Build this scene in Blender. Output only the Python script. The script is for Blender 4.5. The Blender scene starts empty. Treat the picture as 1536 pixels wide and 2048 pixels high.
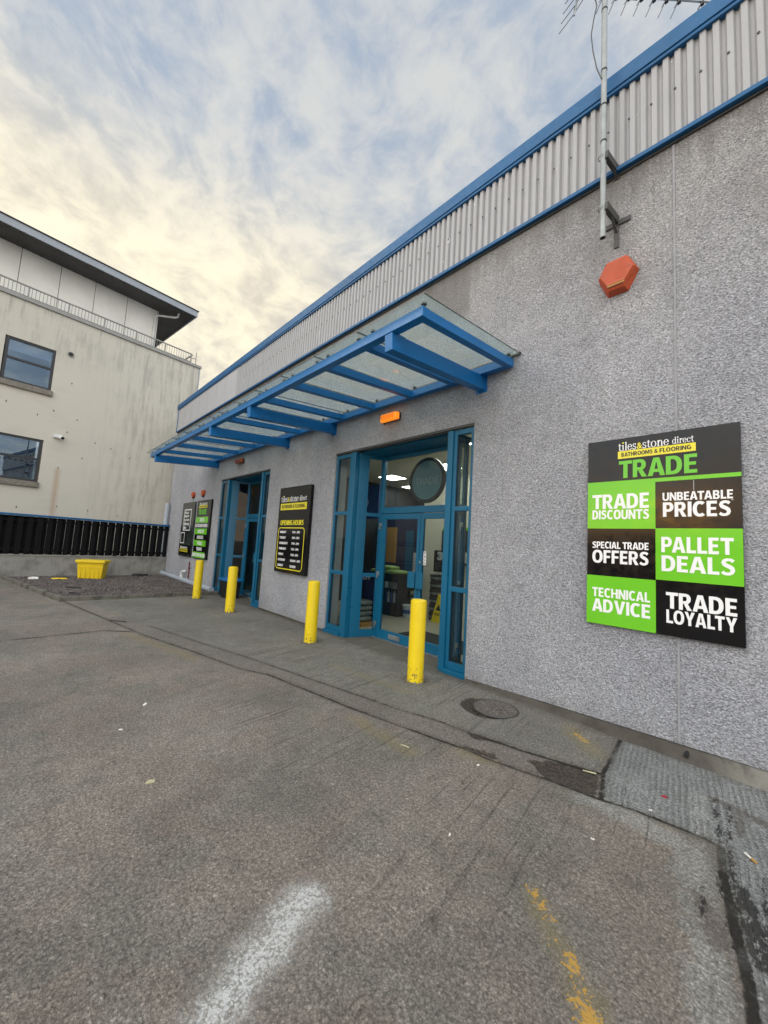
import bpy, bmesh, math, random
import numpy as np
from mathutils import Vector, Matrix
random.seed(7); rng = np.random.default_rng(7)
scene = bpy.context.scene
COL = scene.collection
rad = math.radians

# ------------------------------------------------------------------ camera
YAW, PITCH, ROLL = rad(46.82596), rad(5.26058), rad(3.43565)
CAM = Vector((0.0, -4.41285, 1.65))
fw = Vector((-math.sin(YAW)*math.cos(PITCH), math.cos(YAW)*math.cos(PITCH), math.sin(PITCH)))
r0 = Vector((math.cos(YAW), math.sin(YAW), 0)); u0 = r0.cross(fw)
rt = r0*math.cos(ROLL) + u0*math.sin(ROLL); up = -r0*math.sin(ROLL) + u0*math.cos(ROLL)
cd = bpy.data.cameras.new('camera'); cam = bpy.data.objects.new('camera', cd); COL.objects.link(cam)
cd.sensor_fit = 'HORIZONTAL'; cd.sensor_width = 36; cd.lens = 36*770/1536
cd.clip_start = 0.05; cd.clip_end = 2000
cam.matrix_world = Matrix(((rt.x, up.x, -fw.x, CAM.x), (rt.y, up.y, -fw.y, CAM.y), (rt.z, up.z, -fw.z, CAM.z), (0, 0, 0, 1)))
scene.camera = cam

# ------------------------------------------------------------------ exposure, light
scene.view_settings.view_transform = 'Standard'; scene.view_settings.look = 'None'
scene.view_settings.gamma = 1; scene.view_settings.exposure = 0.26
scene.cycles.use_denoising = True
scene.cycles.max_bounces = 8; scene.cycles.transparent_max_bounces = 16
SUN_EL, SUN_AZ = rad(24), rad(222)       # azimuth clockwise from +Y: behind the camera, to the left
sd = Vector((math.sin(SUN_AZ)*math.cos(SUN_EL), math.cos(SUN_AZ)*math.cos(SUN_EL), math.sin(SUN_EL)))
sl = bpy.data.lights.new('sun', 'SUN'); sl.energy = 0.9; sl.angle = rad(40); sl.color = (1, .93, .82)
so = bpy.data.objects.new('sun', sl); COL.objects.link(so)
so.rotation_euler = sd.to_track_quat('Z', 'Y').to_euler(); so.location = (0, -20, 20)

# ------------------------------------------------------------------ node helpers
class NT:
    def __init__(s, tree): s.t = tree; s.n = tree.nodes; s.l = tree.links
    def new(s, typ, **kw):
        n = s.n.new(typ)
        for k, v in kw.items(): setattr(n, k, v)
        return n
    def inp(s, n, key, v):
        if v is None: return
        sock = n.inputs[key]
        if isinstance(v, bpy.types.NodeSocket): s.l.new(v, sock)
        else:
            if hasattr(sock.default_value, '__len__') and not hasattr(v, '__len__'): v = (v, v, v, 1)[:len(sock.default_value)]
            if hasattr(v, '__len__') and len(sock.default_value) == 4 and len(v) == 3: v = (*v, 1)
            sock.default_value = v
    def m(s, op, a, b=None, c=None, clamp=False):
        n = s.new('ShaderNodeMath', operation=op, use_clamp=clamp)
        s.inp(n, 0, a); s.inp(n, 1, b); s.inp(n, 2, c); return n.outputs[0]
    def vm(s, op, a, b=None, out=0):
        n = s.new('ShaderNodeVectorMath', operation=op); s.inp(n, 0, a); s.inp(n, 1, b); return n.outputs[out]
    def sep(s, v):
        n = s.new('ShaderNodeSeparateXYZ'); s.inp(n, 0, v); return n.outputs
    def com(s, x, y, z):
        n = s.new('ShaderNodeCombineXYZ'); s.inp(n, 0, x); s.inp(n, 1, y); s.inp(n, 2, z); return n.outputs[0]
    def noise(s, vec, scale, detail=3, rough=.55, dist=0, out='Fac'):
        n = s.new('ShaderNodeTexNoise'); s.inp(n, 'Vector', vec); s.inp(n, 'Scale', scale); s.inp(n, 'Detail', detail)
        s.inp(n, 'Roughness', rough); s.inp(n, 'Distortion', dist); return n.outputs[out]
    def voro(s, vec, scale, feature='F1', out='Distance'):
        n = s.new('ShaderNodeTexVoronoi', feature=feature); s.inp(n, 'Vector', vec); s.inp(n, 'Scale', scale); return n.outputs[out]
    def ss(s, x, a, b):       # smoothstep a..b -> 0..1
        n = s.new('ShaderNodeMapRange', interpolation_type='SMOOTHSTEP'); s.inp(n, 'Value', x)
        s.inp(n, 'From Min', a); s.inp(n, 'From Max', b); return n.outputs[0]
    def lin(s, x, a, b, c, d):
        n = s.new('ShaderNodeMapRange'); s.inp(n, 'Value', x)
        for k, v in zip(('From Min', 'From Max', 'To Min', 'To Max'), (a, b, c, d)): s.inp(n, k, v)
        return n.outputs[0]
    def mix(s, f, a, b, bt='MIX'):
        n = s.new('ShaderNodeMix', data_type='RGBA', blend_type=bt); s.inp(n, 0, f); s.inp(n, 6, a); s.inp(n, 7, b); return n.outputs[2]
    def attr(s, name): n = s.new('ShaderNodeAttribute'); n.attribute_name = name; return n.outputs['Fac']
    def bump(s, h, strength=.5, dist=.01, nrm=None):
        n = s.new('ShaderNodeBump'); s.inp(n, 'Height', h); s.inp(n, 'Strength', strength); s.inp(n, 'Distance', dist)
        if nrm is not None: s.inp(n, 'Normal', nrm)
        return n.outputs[0]
    def pos(s): return s.new('ShaderNodeNewGeometry').outputs['Position']

def shader(name):
    m = bpy.data.materials.new(name); m.use_nodes = True
    t = NT(m.node_tree); b = t.n['Principled BSDF']
    return m, t, b
def paint(name, col, rough=.45, var=.12, scale=3, bump=0, bscale=60, metal=0, spec=.5, dirt=0, dirtcol=(.06, .05, .04)):
    m, t, b = shader(name); p = t.pos()
    n = t.noise(p, scale, 4); f = t.lin(n, .3, .7, 1-var, 1+var)
    c = t.vm('SCALE', (*col,)[:3]); c.node.inputs[0].default_value = col[:3]; t.inp(c.node, 'Scale', f)
    if dirt:
        d = t.m('MULTIPLY', t.ss(t.noise(p, 9, 6, .7), .55, .78), dirt)
        c = t.mix(d, c, dirtcol)
    t.inp(b, 'Base Color', c); b.inputs['Metallic'].default_value = metal; b.inputs['Specular IOR Level'].default_value = spec
    t.inp(b, 'Roughness', t.lin(t.noise(p, 14, 3), .3, .7, max(.02, rough-.08), min(1, rough+.08)))
    if bump: t.inp(b, 'Normal', t.bump(t.noise(p, bscale, 3), bump, .01))
    return m
def emis(name, col, strength):
    m, t, b = shader(name); b.inputs['Base Color'].default_value = (*col, 1)
    b.inputs['Emission Color'].default_value = (*col, 1); b.inputs['Emission Strength'].default_value = strength; return m
def glass(name, tint=(.85, .9, .9), rough=0.0, ior=1.5, haze=0.0, hazecol=(.5, .55, .52)):
    m = bpy.data.materials.new(name); m.use_nodes = True; t = NT(m.node_tree); t.n.remove(t.n['Principled BSDF'])
    tr = t.new('ShaderNodeBsdfTransparent'); t.inp(tr, 'Color', tint)
    gl = t.new('ShaderNodeBsdfGlossy'); t.inp(gl, 'Roughness', rough)
    fr = t.new('ShaderNodeFresnel'); t.inp(fr, 'IOR', ior)
    mx = t.new('ShaderNodeMixShader'); bf = t.new('ShaderNodeNewGeometry').outputs['Backfacing']; t.inp(mx, 0, t.m('MULTIPLY', fr.outputs[0], t.m('SUBTRACT', 1, bf)))
    base = tr.outputs[0]
    if haze:
        p = t.pos(); df = t.new('ShaderNodeBsdfDiffuse'); t.inp(df, 'Color', hazecol)
        tl = t.new('ShaderNodeBsdfTranslucent'); t.inp(tl, 'Color', hazecol)
        ad = t.new('ShaderNodeMixShader'); ad.inputs[0].default_value = .6; t.l.new(df.outputs[0], ad.inputs[1]); t.l.new(tl.outputs[0], ad.inputs[2])
        m2 = t.new('ShaderNodeMixShader')
        n = t.m('MULTIPLY', t.lin(t.noise(p, 1.6, 5, .6), .35, .7, .75, 1.2), haze)
        sp = t.m('MULTIPLY', t.ss(t.noise(p, 30, 3), .62, .70), .14)
        t.inp(m2, 0, t.m('ADD', n, sp, clamp=True)); t.l.new(base, m2.inputs[1]); t.l.new(ad.outputs[0], m2.inputs[2]); base = m2.outputs[0]
    t.l.new(base, mx.inputs[1]); t.l.new(gl.outputs[0], mx.inputs[2])
    t.l.new(mx.outputs[0], t.n['Material Output'].inputs[0]); return m

# ------------------------------------------------------------------ sky
w = bpy.data.worlds.new('World'); scene.world = w; w.use_nodes = True
t = NT(w.node_tree); bg = t.n['Background']
STR = 0.1; bg.inputs['Strength'].default_value = STR
sky = t.new('ShaderNodeTexSky', sky_type='NISHITA'); sky.sun_disc = False
sky.sun_elevation = SUN_EL; sky.sun_rotation = SUN_AZ
d = t.new('ShaderNodeTexCoord').outputs['Generated']
x, y, z = t.sep(d)
zz = t.m('ADD', t.m('MAXIMUM', z, 0.0), .22)
uv = t.com(t.m('DIVIDE', x, zz), t.m('DIVIDE', y, zz), 0)
warp = t.noise(uv, 1.1, 3, .5, out='Color')
uvw = t.vm('ADD', uv, t.vm('SCALE', warp)); uvw.node.inputs[1].links[0].from_node.inputs['Scale'].default_value = .30
wp2 = t.vm('SCALE', t.noise(uvw, 5.5, 3, .55, out='Color')); wp2.node.inputs['Scale'].default_value = .06
uvw = t.vm('ADD', uvw, wp2)
n1 = t.noise(uvw, 1.9, 8, .60); n2 = t.noise(uvw, 9, 8, .62, .2); n4 = t.noise(uvw, 15, 6, .6, .4); n3 = t.noise(uv, .6, 2)
cov = t.m('ADD', t.m('ADD', t.m('MULTIPLY', n1, .46), t.m('ADD', t.m('MULTIPLY', n2, .46), t.m('MULTIPLY', n4, .14))), t.m('MULTIPLY', n3, .22))
cl = t.ss(cov, .535, .735)
warm = t.vm('DOT_PRODUCT', d, Vector((-.86, .10, .48)).normalized(), out=1)
low = t.ss(z, .84, .50)
wm2 = t.m('MULTIPLY', t.ss(warm, .80, .98), t.ss(z, .74, .53))
gap = t.mix(low, (.33, .405, .52), (.43, .48, .53))
gap = t.mix(wm2, gap, (.66, .605, .50))
cld = t.mix(low, (.60, .61, .605), (.72, .70, .645))
cld = t.mix(wm2, cld, (.97, .88, .67))
vis = t.mix(cl, gap, cld)
# the same cloud deck, brighter overhead and towards the open side of the yard
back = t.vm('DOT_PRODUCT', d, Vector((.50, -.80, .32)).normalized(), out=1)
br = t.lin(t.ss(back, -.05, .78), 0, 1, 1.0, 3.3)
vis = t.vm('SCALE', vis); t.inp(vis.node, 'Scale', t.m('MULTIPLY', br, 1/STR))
# low gold band of evening light behind the yard
bandv = t.m('MULTIPLY', t.ss(z, .24, .10), t.ss(y, .05, -.45))
bandv = t.m('MULTIPLY', bandv, t.ss(t.noise(d, 5, 4), .42, .60))
vis = t.mix(t.m('MULTIPLY', bandv, .8), vis, (16, 9.4, 3.4))
glow = t.m('MULTIPLY', t.m('MULTIPLY', t.ss(z, .175, .12), t.ss(z, .05, .085)), t.m('MULTIPLY', t.ss(y, -.70, -.92), t.ss(t.noise(d, 9, 3), .44, .58)))
vis = t.mix(glow, vis, (62, 33, 9))
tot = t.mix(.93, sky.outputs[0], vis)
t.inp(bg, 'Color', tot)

# ------------------------------------------------------------------ geometry helpers
class MB:
    def __init__(s): s.v = []; s.f = []
    def add(s, vs, fs):
        o = len(s.v); s.v += [tuple(a) for a in vs]; s.f += [tuple(i+o for i in f) for f in fs]; return s
    def hexa(s, c):          # 8 corners: bottom ring 0-3, top ring 4-7
        return s.add(c, [(3, 2, 1, 0), (4, 5, 6, 7), (0, 1, 5, 4), (1, 2, 6, 5), (2, 3, 7, 6), (3, 0, 4, 7)])
    def box(s, x0, x1, y0, y1, z0, z1, F=None):
        c = [(x0, y0, z0), (x1, y0, z0), (x1, y1, z0), (x0, y1, z0), (x0, y0, z1), (x1, y0, z1), (x1, y1, z1), (x0, y1, z1)]
        if F: c = [F(*a) for a in c]
        return s.hexa(c)
    def beam(s, a, b, wd, ht, upv=(0, 0, 1)):
        a, b = Vector(a), Vector(b); dd = (b-a).normalized(); sx = dd.cross(Vector(upv)).normalized()*wd/2; u = sx.cross(dd).normalized()*ht/2
        return s.hexa([a-sx-u, a+sx-u, b+sx-u, b-sx-u, a-sx+u, a+sx+u, b+sx+u, b-sx+u])
    def tube(s, pts, r, n=12, caps=True):
        pts = [Vector(p) for p in pts]; rs = r if hasattr(r, '__len__') else [r]*len(pts); rings = []; prev = None
        for i, p in enumerate(pts):
            dd = ((pts[min(i+1, len(pts)-1)]-p).normalized() + (p-pts[max(i-1, 0)]).normalized()).normalized()
            if prev is None: sx = dd.orthogonal().normalized()
            else: sx = (prev-dd*prev.dot(dd)).normalized()
            prev = sx; sy = dd.cross(sx)
            rings.append([p+(sx*math.cos(2*math.pi*k/n)+sy*math.sin(2*math.pi*k/n))*rs[i] for k in range(n)])
        vs = [v for g in rings for v in g]; fs = []
        for i in range(len(pts)-1):
            for k in range(n): fs.append((i*n+k, i*n+(k+1) % n, (i+1)*n+(k+1) % n, (i+1)*n+k))
        if caps: fs += [tuple(range(n-1, -1, -1)), tuple((len(pts)-1)*n+k for k in range(n))]
        return s.add(vs, fs)
    def lathe(s, prof, c=(0, 0, 0), n=32):   # (r, z) profile, closed with caps
        vs = []; fs = []
        for r, zv in prof: vs += [(c[0]+r*math.cos(2*math.pi*k/n), c[1]+r*math.sin(2*math.pi*k/n), c[2]+zv) for k in range(n)]
        for i in range(len(prof)-1):
            for k in range(n): fs.append((i*n+k, i*n+(k+1) % n, (i+1)*n+(k+1) % n, (i+1)*n+k))
        fs += [tuple(range(n-1, -1, -1)), tuple((len(prof)-1)*n+k for k in range(n))]
        return s.add(vs, fs)
    def prism(s, poly, y0, y1):   # polygon in XZ (anticlockwise seen from -Y), from y0 (front) to y1
        n = len(poly); vs = [(a, y0, b) for a, b in poly]+[(a, y1, b) for a, b in poly]
        return s.add(vs, [tuple(range(n)), tuple(range(2*n-1, n-1, -1))]+[(i, i+n, (i+1) % n+n, (i+1) % n) for i in range(n)])
    def ring(s, cx, cz, rx, rz, rxi, rzi, y0, y1, a0=0, a1=360, n=48):   # annulus / arc in XZ with thickness
        A = np.radians(np.linspace(a0, a1, n+1)); vs = []
        for a in A:
            c_, s_ = math.cos(a), math.sin(a)
            vs += [(cx+rx*c_, y0, cz+rz*s_), (cx+rxi*c_, y0, cz+rzi*s_), (cx+rxi*c_, y1, cz+rzi*s_), (cx+rx*c_, y1, cz+rz*s_)]
        fs = []
        for i in range(n):
            for k in range(4): fs.append((4*i+k, 4*i+(k+1) % 4, 4*i+4+(k+1) % 4, 4*i+4+k))
        if a1-a0 < 360: fs += [(0, 1, 2, 3), (4*n+3, 4*n+2, 4*n+1, 4*n)]
        return s.add(vs, fs)
    def build(s, name, mat, parent=None, bevel=0, smooth=False, label=None, fixn=True, seg=2):
        me = bpy.data.meshes.new(name)
        off = Vector((0, 0, 0)); q = parent
        while q is not None: off = off+q.location; q = q.parent
        me.from_pydata([tuple(Vector(v)-off) for v in s.v], [], s.f)
        if fixn:
            bm = bmesh.new(); bm.from_mesh(me); bmesh.ops.recalc_face_normals(bm, faces=bm.faces); bm.to_mesh(me); bm.free()
        me.materials.append(mat)
        if smooth:
            me.polygons.foreach_set('use_smooth', [True]*len(me.polygons))
            try: me.set_sharp_from_angle(angle=rad(40))
            except Exception: pass
        o = bpy.data.objects.new(name, me); COL.objects.link(o)
        if parent: o.parent = parent
        if bevel:
            md = o.modifiers.new('bevel', 'BEVEL'); md.width = bevel; md.segments = seg; md.limit_method = 'ANGLE'; md.angle_limit = rad(40)
        if label: o['label'] = label
        return o
def tag(o, label=None, cat=None, group=None, kind=None):
    for k, v in (('label', label), ('category', cat), ('group', group), ('kind', kind)):
        if v: o[k] = v
    return o
def thing(name, label, cat, loc=(0, 0, 0), group=None):
    o = bpy.data.objects.new(name, None); COL.objects.link(o); o.location = loc; o.empty_display_size = .2
    return tag(o, label, cat, group)
def dup(root, loc, label=None):
    r = root.copy(); COL.objects.link(r); r.location = loc
    if label: r['label'] = label
    for ch in list(root.children):
        c = ch.copy(); COL.objects.link(c); c.parent = r
        for g in ch.children:
            e = g.copy(); COL.objects.link(e); e.parent = c
    return r
bx = lambda *a: MB().box(*a)

def textmesh(txt, x0, x1, z0, z1, y, bold=.0, depth=.003, mirror=False):
    """letters filling the box x0..x1, z0..z1 on a face looking towards -Y"""
    cu = bpy.data.curves.new('t', 'FONT'); cu.body = txt; cu.offset = bold; cu.resolution_u = 3; cu.extrude = .01; cu.fill_mode = 'BOTH'
    o = bpy.data.objects.new('t', cu); COL.objects.link(o)
    me = bpy.data.meshes.new_from_object(o.evaluated_get(bpy.context.evaluated_depsgraph_get()))
    n = len(me.vertices); co = np.empty(n*3); me.vertices.foreach_get('co', co); co = co.reshape(-1, 3)
    fs = [tuple(p.vertices) for p in me.polygons]
    lo, hi = co.min(0), co.max(0)
    u = (co[:, 0]-lo[0])/(hi[0]-lo[0]); v = (co[:, 1]-lo[1])/(hi[1]-lo[1]); d_ = (co[:, 2]-lo[2])/max(1e-6, hi[2]-lo[2])
    if mirror: u = 1-u
    vs = np.stack([x0+u*(x1-x0), y-d_*depth, z0+v*(z1-z0)], 1)
    bpy.data.objects.remove(o); bpy.data.curves.remove(cu); bpy.data.meshes.remove(me)
    mb = MB(); mb.add([tuple(a) for a in vs], fs); return mb


def cap(ch):
    """bold upright capitals, height 1: list of polygons and the advance width"""
    S, Hb = .235, .185
    R_ = lambda a, b, c, e: [(a, c), (b, c), (b, e), (a, e)]
    def arc(cx, cz, rx, rz, ix, iz, a0, a1, n=14):
        A = np.radians(np.linspace(a0, a1, n+1)); pw = .86
        f = lambda v: math.copysign(abs(v)**pw, v)
        return [[(cx+rx*f(math.cos(a)), cz+rz*f(math.sin(a))), (cx+rx*f(math.cos(b)), cz+rz*f(math.sin(b))), (cx+ix*f(math.cos(b)), cz+iz*f(math.sin(b))), (cx+ix*f(math.cos(a)), cz+iz*f(math.sin(a)))] for a, b in zip(A[:-1], A[1:])]
    if ch == 'A': return [[(0, 0), (.25, 0), (.36, .42), (.44, .80), (.44, 1), (.29, 1)], [(.63, 0), (.88, 0), (.59, 1), (.44, 1), (.44, .80), (.52, .42)], R_(.205, .675, .20, .37)], .88
    if ch == 'B': return [R_(0, S, 0, 1), R_(S, .38, 0, Hb), R_(S, .38, 1-Hb, 1), R_(S, .38, .43, .59)]+arc(.38, .745, .29, .255, .07, .095, -90, 90)+arc(.38, .275, .33, .275, .10, .10, -90, 90), .74
    if ch == 'C': return arc(.43, .5, .43, .515, .18, .325, 48, 312, 22), .76
    if ch == 'D': return [R_(0, S, 0, 1), R_(S, .32, 0, Hb), R_(S, .32, 1-Hb, 1)]+arc(.32, .5, .46, .5, .215, .315, -90, 90, 18), .80
    if ch == 'E': return [R_(0, S, 0, 1), R_(S, .60, 0, Hb), R_(S, .55, .42, .42+.17), R_(S, .60, 1-Hb, 1)], .63
    if ch == 'F': return [R_(0, S, 0, 1), R_(S, .55, .40, .40+.17), R_(S, .59, 1-Hb, 1)], .61
    if ch == 'G': return arc(.44, .5, .44, .515, .185, .325, 48, 345, 22)+[R_(.44, .84, .38, .54), R_(.62, .84, .10, .38)], .88
    if ch == 'H': return [R_(0, S, 0, 1), R_(.56, .56+S, 0, 1), R_(S, .56, .42, .60)], .80
    if ch == 'I': return [R_(0, S, 0, 1)], S
    if ch == 'K': return [R_(0, S, 0, 1), [(S, .38), (S, .62), (.52, 1), (.80, 1), (.42, .53)], [(.30, .60), (.46, .64), (.84, 0), (.55, 0)]], .82
    if ch == 'L': return [R_(0, S, 0, 1), R_(S, .58, 0, Hb)], .59
    if ch == 'M': return [R_(0, .22, 0, 1), R_(.82, 1.04, 0, 1), [(.22, 1), (.22, .66), (.43, .10), (.52, .10), (.52, .42), (.30, 1)], [(.82, 1), (.74, 1), (.52, .42), (.52, .10), (.61, .10), (.82, .66)]], 1.04
    if ch == 'N': return [R_(0, .22, 0, 1), R_(.60, .82, 0, 1), [(.22, 1), (.22, .62), (.58, 0), (.60, 0), (.60, .38), (.24, 1)]], .82
    if ch == 'O': return arc(.45, .5, .45, .515, .195, .325, 0, 360, 32), .90
    if ch == 'P': return [R_(0, S, 0, 1), R_(S, .36, .345, .345+.175), R_(S, .36, 1-Hb, 1)]+arc(.36, .672, .34, .328, .105, .15, -90, 90), .70
    if ch == 'R': return [R_(0, S, 0, 1), R_(S, .36, .375, .375+.17), R_(S, .36, 1-Hb, 1)]+arc(.36, .688, .34, .312, .105, .14, -90, 90)+[[(.28, .40), (.50, .43), (.76, 0), (.49, 0)]], .76
    if ch == 'S':
        C = [(.60, .80), (.52, .885), (.40, .915), (.27, .905), (.16, .845), (.125, .735), (.17, .635), (.29, .565), (.42, .505), (.53, .415), (.565, .29), (.52, .165), (.41, .10), (.28, .085), (.16, .11), (.05, .20)]
        tk = [.19, .18, .17, .175, .20, .225, .235, .235, .235, .235, .225, .20, .175, .17, .18, .19]
        L_, R2 = [], []
        for i_ in range(len(C)):
            a_, b_ = C[max(0, i_-1)], C[min(len(C)-1, i_+1)]; dx, dz = b_[0]-a_[0], b_[1]-a_[1]; l_ = math.hypot(dx, dz)
            nx_, nz_ = -dz/l_*tk[i_]/2, dx/l_*tk[i_]/2; L_.append((C[i_][0]+nx_, C[i_][1]+nz_)); R2.append((C[i_][0]-nx_, C[i_][1]-nz_))
        return [[L_[k], L_[k+1], R2[k+1], R2[k]] for k in range(len(C)-1)], .69
    if ch == 'T': return [R_(0, .74, 1-.195, 1), R_(.25, .49, 0, 1-.195)], .74
    if ch == 'U': return [R_(0, S, .36, 1), R_(.565, .80, .36, 1)]+arc(.40, .36, .40, .375, .165, .19, 180, 360), .80
    if ch == 'V': return [[(0, 1), (.26, 1), (.43, .30), (.43, 0), (.29, 0)], [(.86, 1), (.60, 1), (.43, .30), (.43, 0), (.57, 0)]], .86
    if ch == 'W': return [[(0, 1), (.24, 1), (.35, .34), (.35, 0), (.20, 0)], [(.64, 1), (.52, 1), (.35, .34), (.35, 0), (.46, 0)], [(.64, 1), (.76, 1), (.93, .34), (.93, 0), (.82, 0), ], [(1.28, 1), (1.04, 1), (.93, .34), (.93, 0), (1.08, 0)]], 1.28
    if ch == 'Y': return [[(0, 1), (.27, 1), (.42, .62), (.42, .38), (.30, .38)], [(.84, 1), (.57, 1), (.42, .62), (.42, .38), (.54, .38)], R_(.30, .54, 0, .379)], .84
    return None, .30
def capsmesh(txt, x0, x1, z0, z1, y, depth=.002, gap=.075):
    x = 0; polys = []; prev = ''
    for ch in txt:
        if ch == ' ': x += .24; prev = ''; continue
        if prev+ch in ('AT', 'TA', 'AV', 'VA', 'AY', 'YA', 'LT', 'LY', 'OY', 'RT', 'TR', 'DA', 'RA', 'PA', 'AD', 'LO', 'YO', 'FA', 'AC', 'CA', 'EA'): x -= .075 if prev+ch in ('AT', 'TA', 'AV', 'LT', 'LY', 'AY', 'PA') else .035
        prev = ch
        ps, wd = cap(ch)
        polys += [[(a+x, b) for a, b in p] for p in ps]; x += wd+gap
        if ch in 'AVT' and 0: x -= .04
    W_ = max(a for p in polys for a, b in p); mb = MB()
    for i_, p in enumerate(polys):
        q = [(x0+a/W_*(x1-x0), z0+b*(z1-z0)) for a, b in p]; n = len(q)
        ar = sum(q[k][0]*q[(k+1) % n][1]-q[(k+1) % n][0]*q[k][1] for k in range(n))
        if ar < 0: q = q[::-1]
        mb.prism(q, y-depth-.00012*(i_ % 4), y)
    return mb

# a small bookish serif alphabet for the wordmark, drawn from arcs and stems (x-height 1)
def serif_word(word):
    mb = MB(); x = 0
    def ell(cx, rx, a0=0, a1=360, rz=.53, thick=.2, thin=.07):
        mb.ring(cx, .5, rx, rz, rx-thick, rz-thin, 0, 1, a0, a1, 20)
    def bar(a, b, c, e): mb.box(a, b, 0, 1, c, e)
    def stem(cx, h, foot=True, head=True):
        bar(cx-.1, cx+.1, 0, h)
        if foot: bar(cx-.24, cx+.24, -.01, .075)
        if head: mb.prism([(cx-.26, h-.13), (cx-.1, h-.16), (cx-.1, h), ], 0.01, .99)
    dots = []
    for ch in word:
        if ch == 't':
            bar(x+.18, x+.38, .14, 1.26); bar(x, x+.62, .90, 1.0); mb.ring(x+.46, .2, .28, .22, .09, .13, 0, 1, 180, 330, 12); wd = .70
        elif ch == 'i': stem(x+.28, 1.0); dots.append((x+.28, 1.33)); wd = .60
        elif ch == 'l': stem(x+.28, 1.5); wd = .60
        elif ch == 'e': ell(x+.46, .46, 20, 335); bar(x+.2, x+.88, .50, .585); mb.prism([(x+.70, .54), (x+.92, .54), (x+.89, .72), (x+.70, .72)], .01, .99); wd = 1.0
        elif ch == 'o': ell(x+.5, .5); wd = 1.06
        elif ch == 'c': ell(x+.46, .46, 42, 325); bar(x+.66, x+.86, .62, .86); wd = .96
        elif ch == 's':
            mb.ring(x+.36, .745, .33, .285, .20, .17, 0, 1, 40, 270, 14); mb.ring(x+.36, .262, .36, .292, .20, .16, 0, 1, -140, 92, 14)
            bar(x+.58, x+.66, .70, 1.0); bar(x+.02, x+.10, 0.0, .32); wd = .80
        elif ch == 'n': stem(x+.28, 1.0); stem(x+.88, .66, head=False); mb.ring(x+.62, .62, .36, .40, .17, .28, 0, 1, 0, 180, 14); wd = 1.18
        elif ch == 'r': stem(x+.28, 1.0); mb.ring(x+.60, .66, .30, .36, .14, .22, 0, 1, 55, 180, 10); bar(x+.62, x+.82, .78, .98); wd = .86
        elif ch == 'd': ell(x+.46, .46); stem(x+.82, 1.5); wd = 1.12
        x += wd
    return mb, dots, x
def place(mb, x0, x1, z0, z1, y, depth, zr=(0, 1.5), wtot=1):
    o = MB(); s_ = (x1-x0)/wtot; q = (z1-z0)/(zr[1]-zr[0])
    o.add([(x0+a*s_, y-depth*(1-b)-(.00006*((int(a*37)) % 5) if b < .5 else 0), z0+(c-zr[0])*q) for a, b, c in mb.v], mb.f); return o
def wordmark(root, x0, x1, z0, z1, bz0, bz1, bx0, bx1, y, tx=(.05, .96)):
    """the retailer's wordmark over a yellow strap-line bar"""
    mb1, d1, w1 = serif_word('tiles'); mb2, d2, w2 = serif_word('stone'); mb3, d3, w3 = serif_word('direct')
    L = x1-x0; a, b, c, e = x0, x0+L*.262, x0+L*.345, x0+L*.70
    zt = z1-.0
    place(mb1, a, b, z0, zt, y, .003, wtot=w1).build('wordmark', M['letter_white'], root); mm = MB()
    place(mb2, c, e, z0, zt, y, .003, wtot=w2).build('wordmark', M['letter_white'], root)
    m3 = place(mb3, x0+L*.735, x1, z0+(zt-z0)*.06, z0+(zt-z0)*.80, y, .003, wtot=w3); mm.add(m3.v, m3.f)
    for ds, aa, bb, ww, k in ((d3, x0+L*.735, x1, w3, .78),):
        for dx, dz in ds: mm.ring(aa+dx/ww*(bb-aa), z0+(zt-z0)*.93*k, .006*L/.62, .006*L/.62, .0002, .0002, y-.003, y, n=10)
    mm.build('wordmark', M['letter_white'], root)
    am = textmesh('&', b+L*.004, c-L*.004, z0, z0+(zt-z0)*.72, y, .01)
    for dx, dz in d1: am.ring(a+dx/w1*(b-a), z0+(zt-z0)*.90, .0085*L/.62, .0085*L/.62, .0002, .0002, y-.003, y, n=12)
    am.build('ampersand', M['letter_yellow'], root)
    bx(bx0, bx1, y-.002, y+.003, bz0, bz1).build('strapline_bar', M['letter_yellow'], root)
    h = bz1-bz0
    bw = bx1-bx0; zA, zB_ = bz0+h*.25, bz1-h*.22
    lm = capsmesh('BATHROOMS', bx0+bw*.05, bx0+bw*.475, zA, zB_, y-.002, .001); l2 = capsmesh('FLOORING', bx0+bw*.565, bx0+bw*.95, zA, zB_, y-.002, .001); l3 = textmesh('&', bx0+bw*.495, bx0+bw*.545, zA, zB_, y-.002, .02, .001)
    lm.add(l2.v, l2.f); lm.add(l3.v, l3.f); lm.build('strapline_lettering', M['letter_black'], root)

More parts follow.
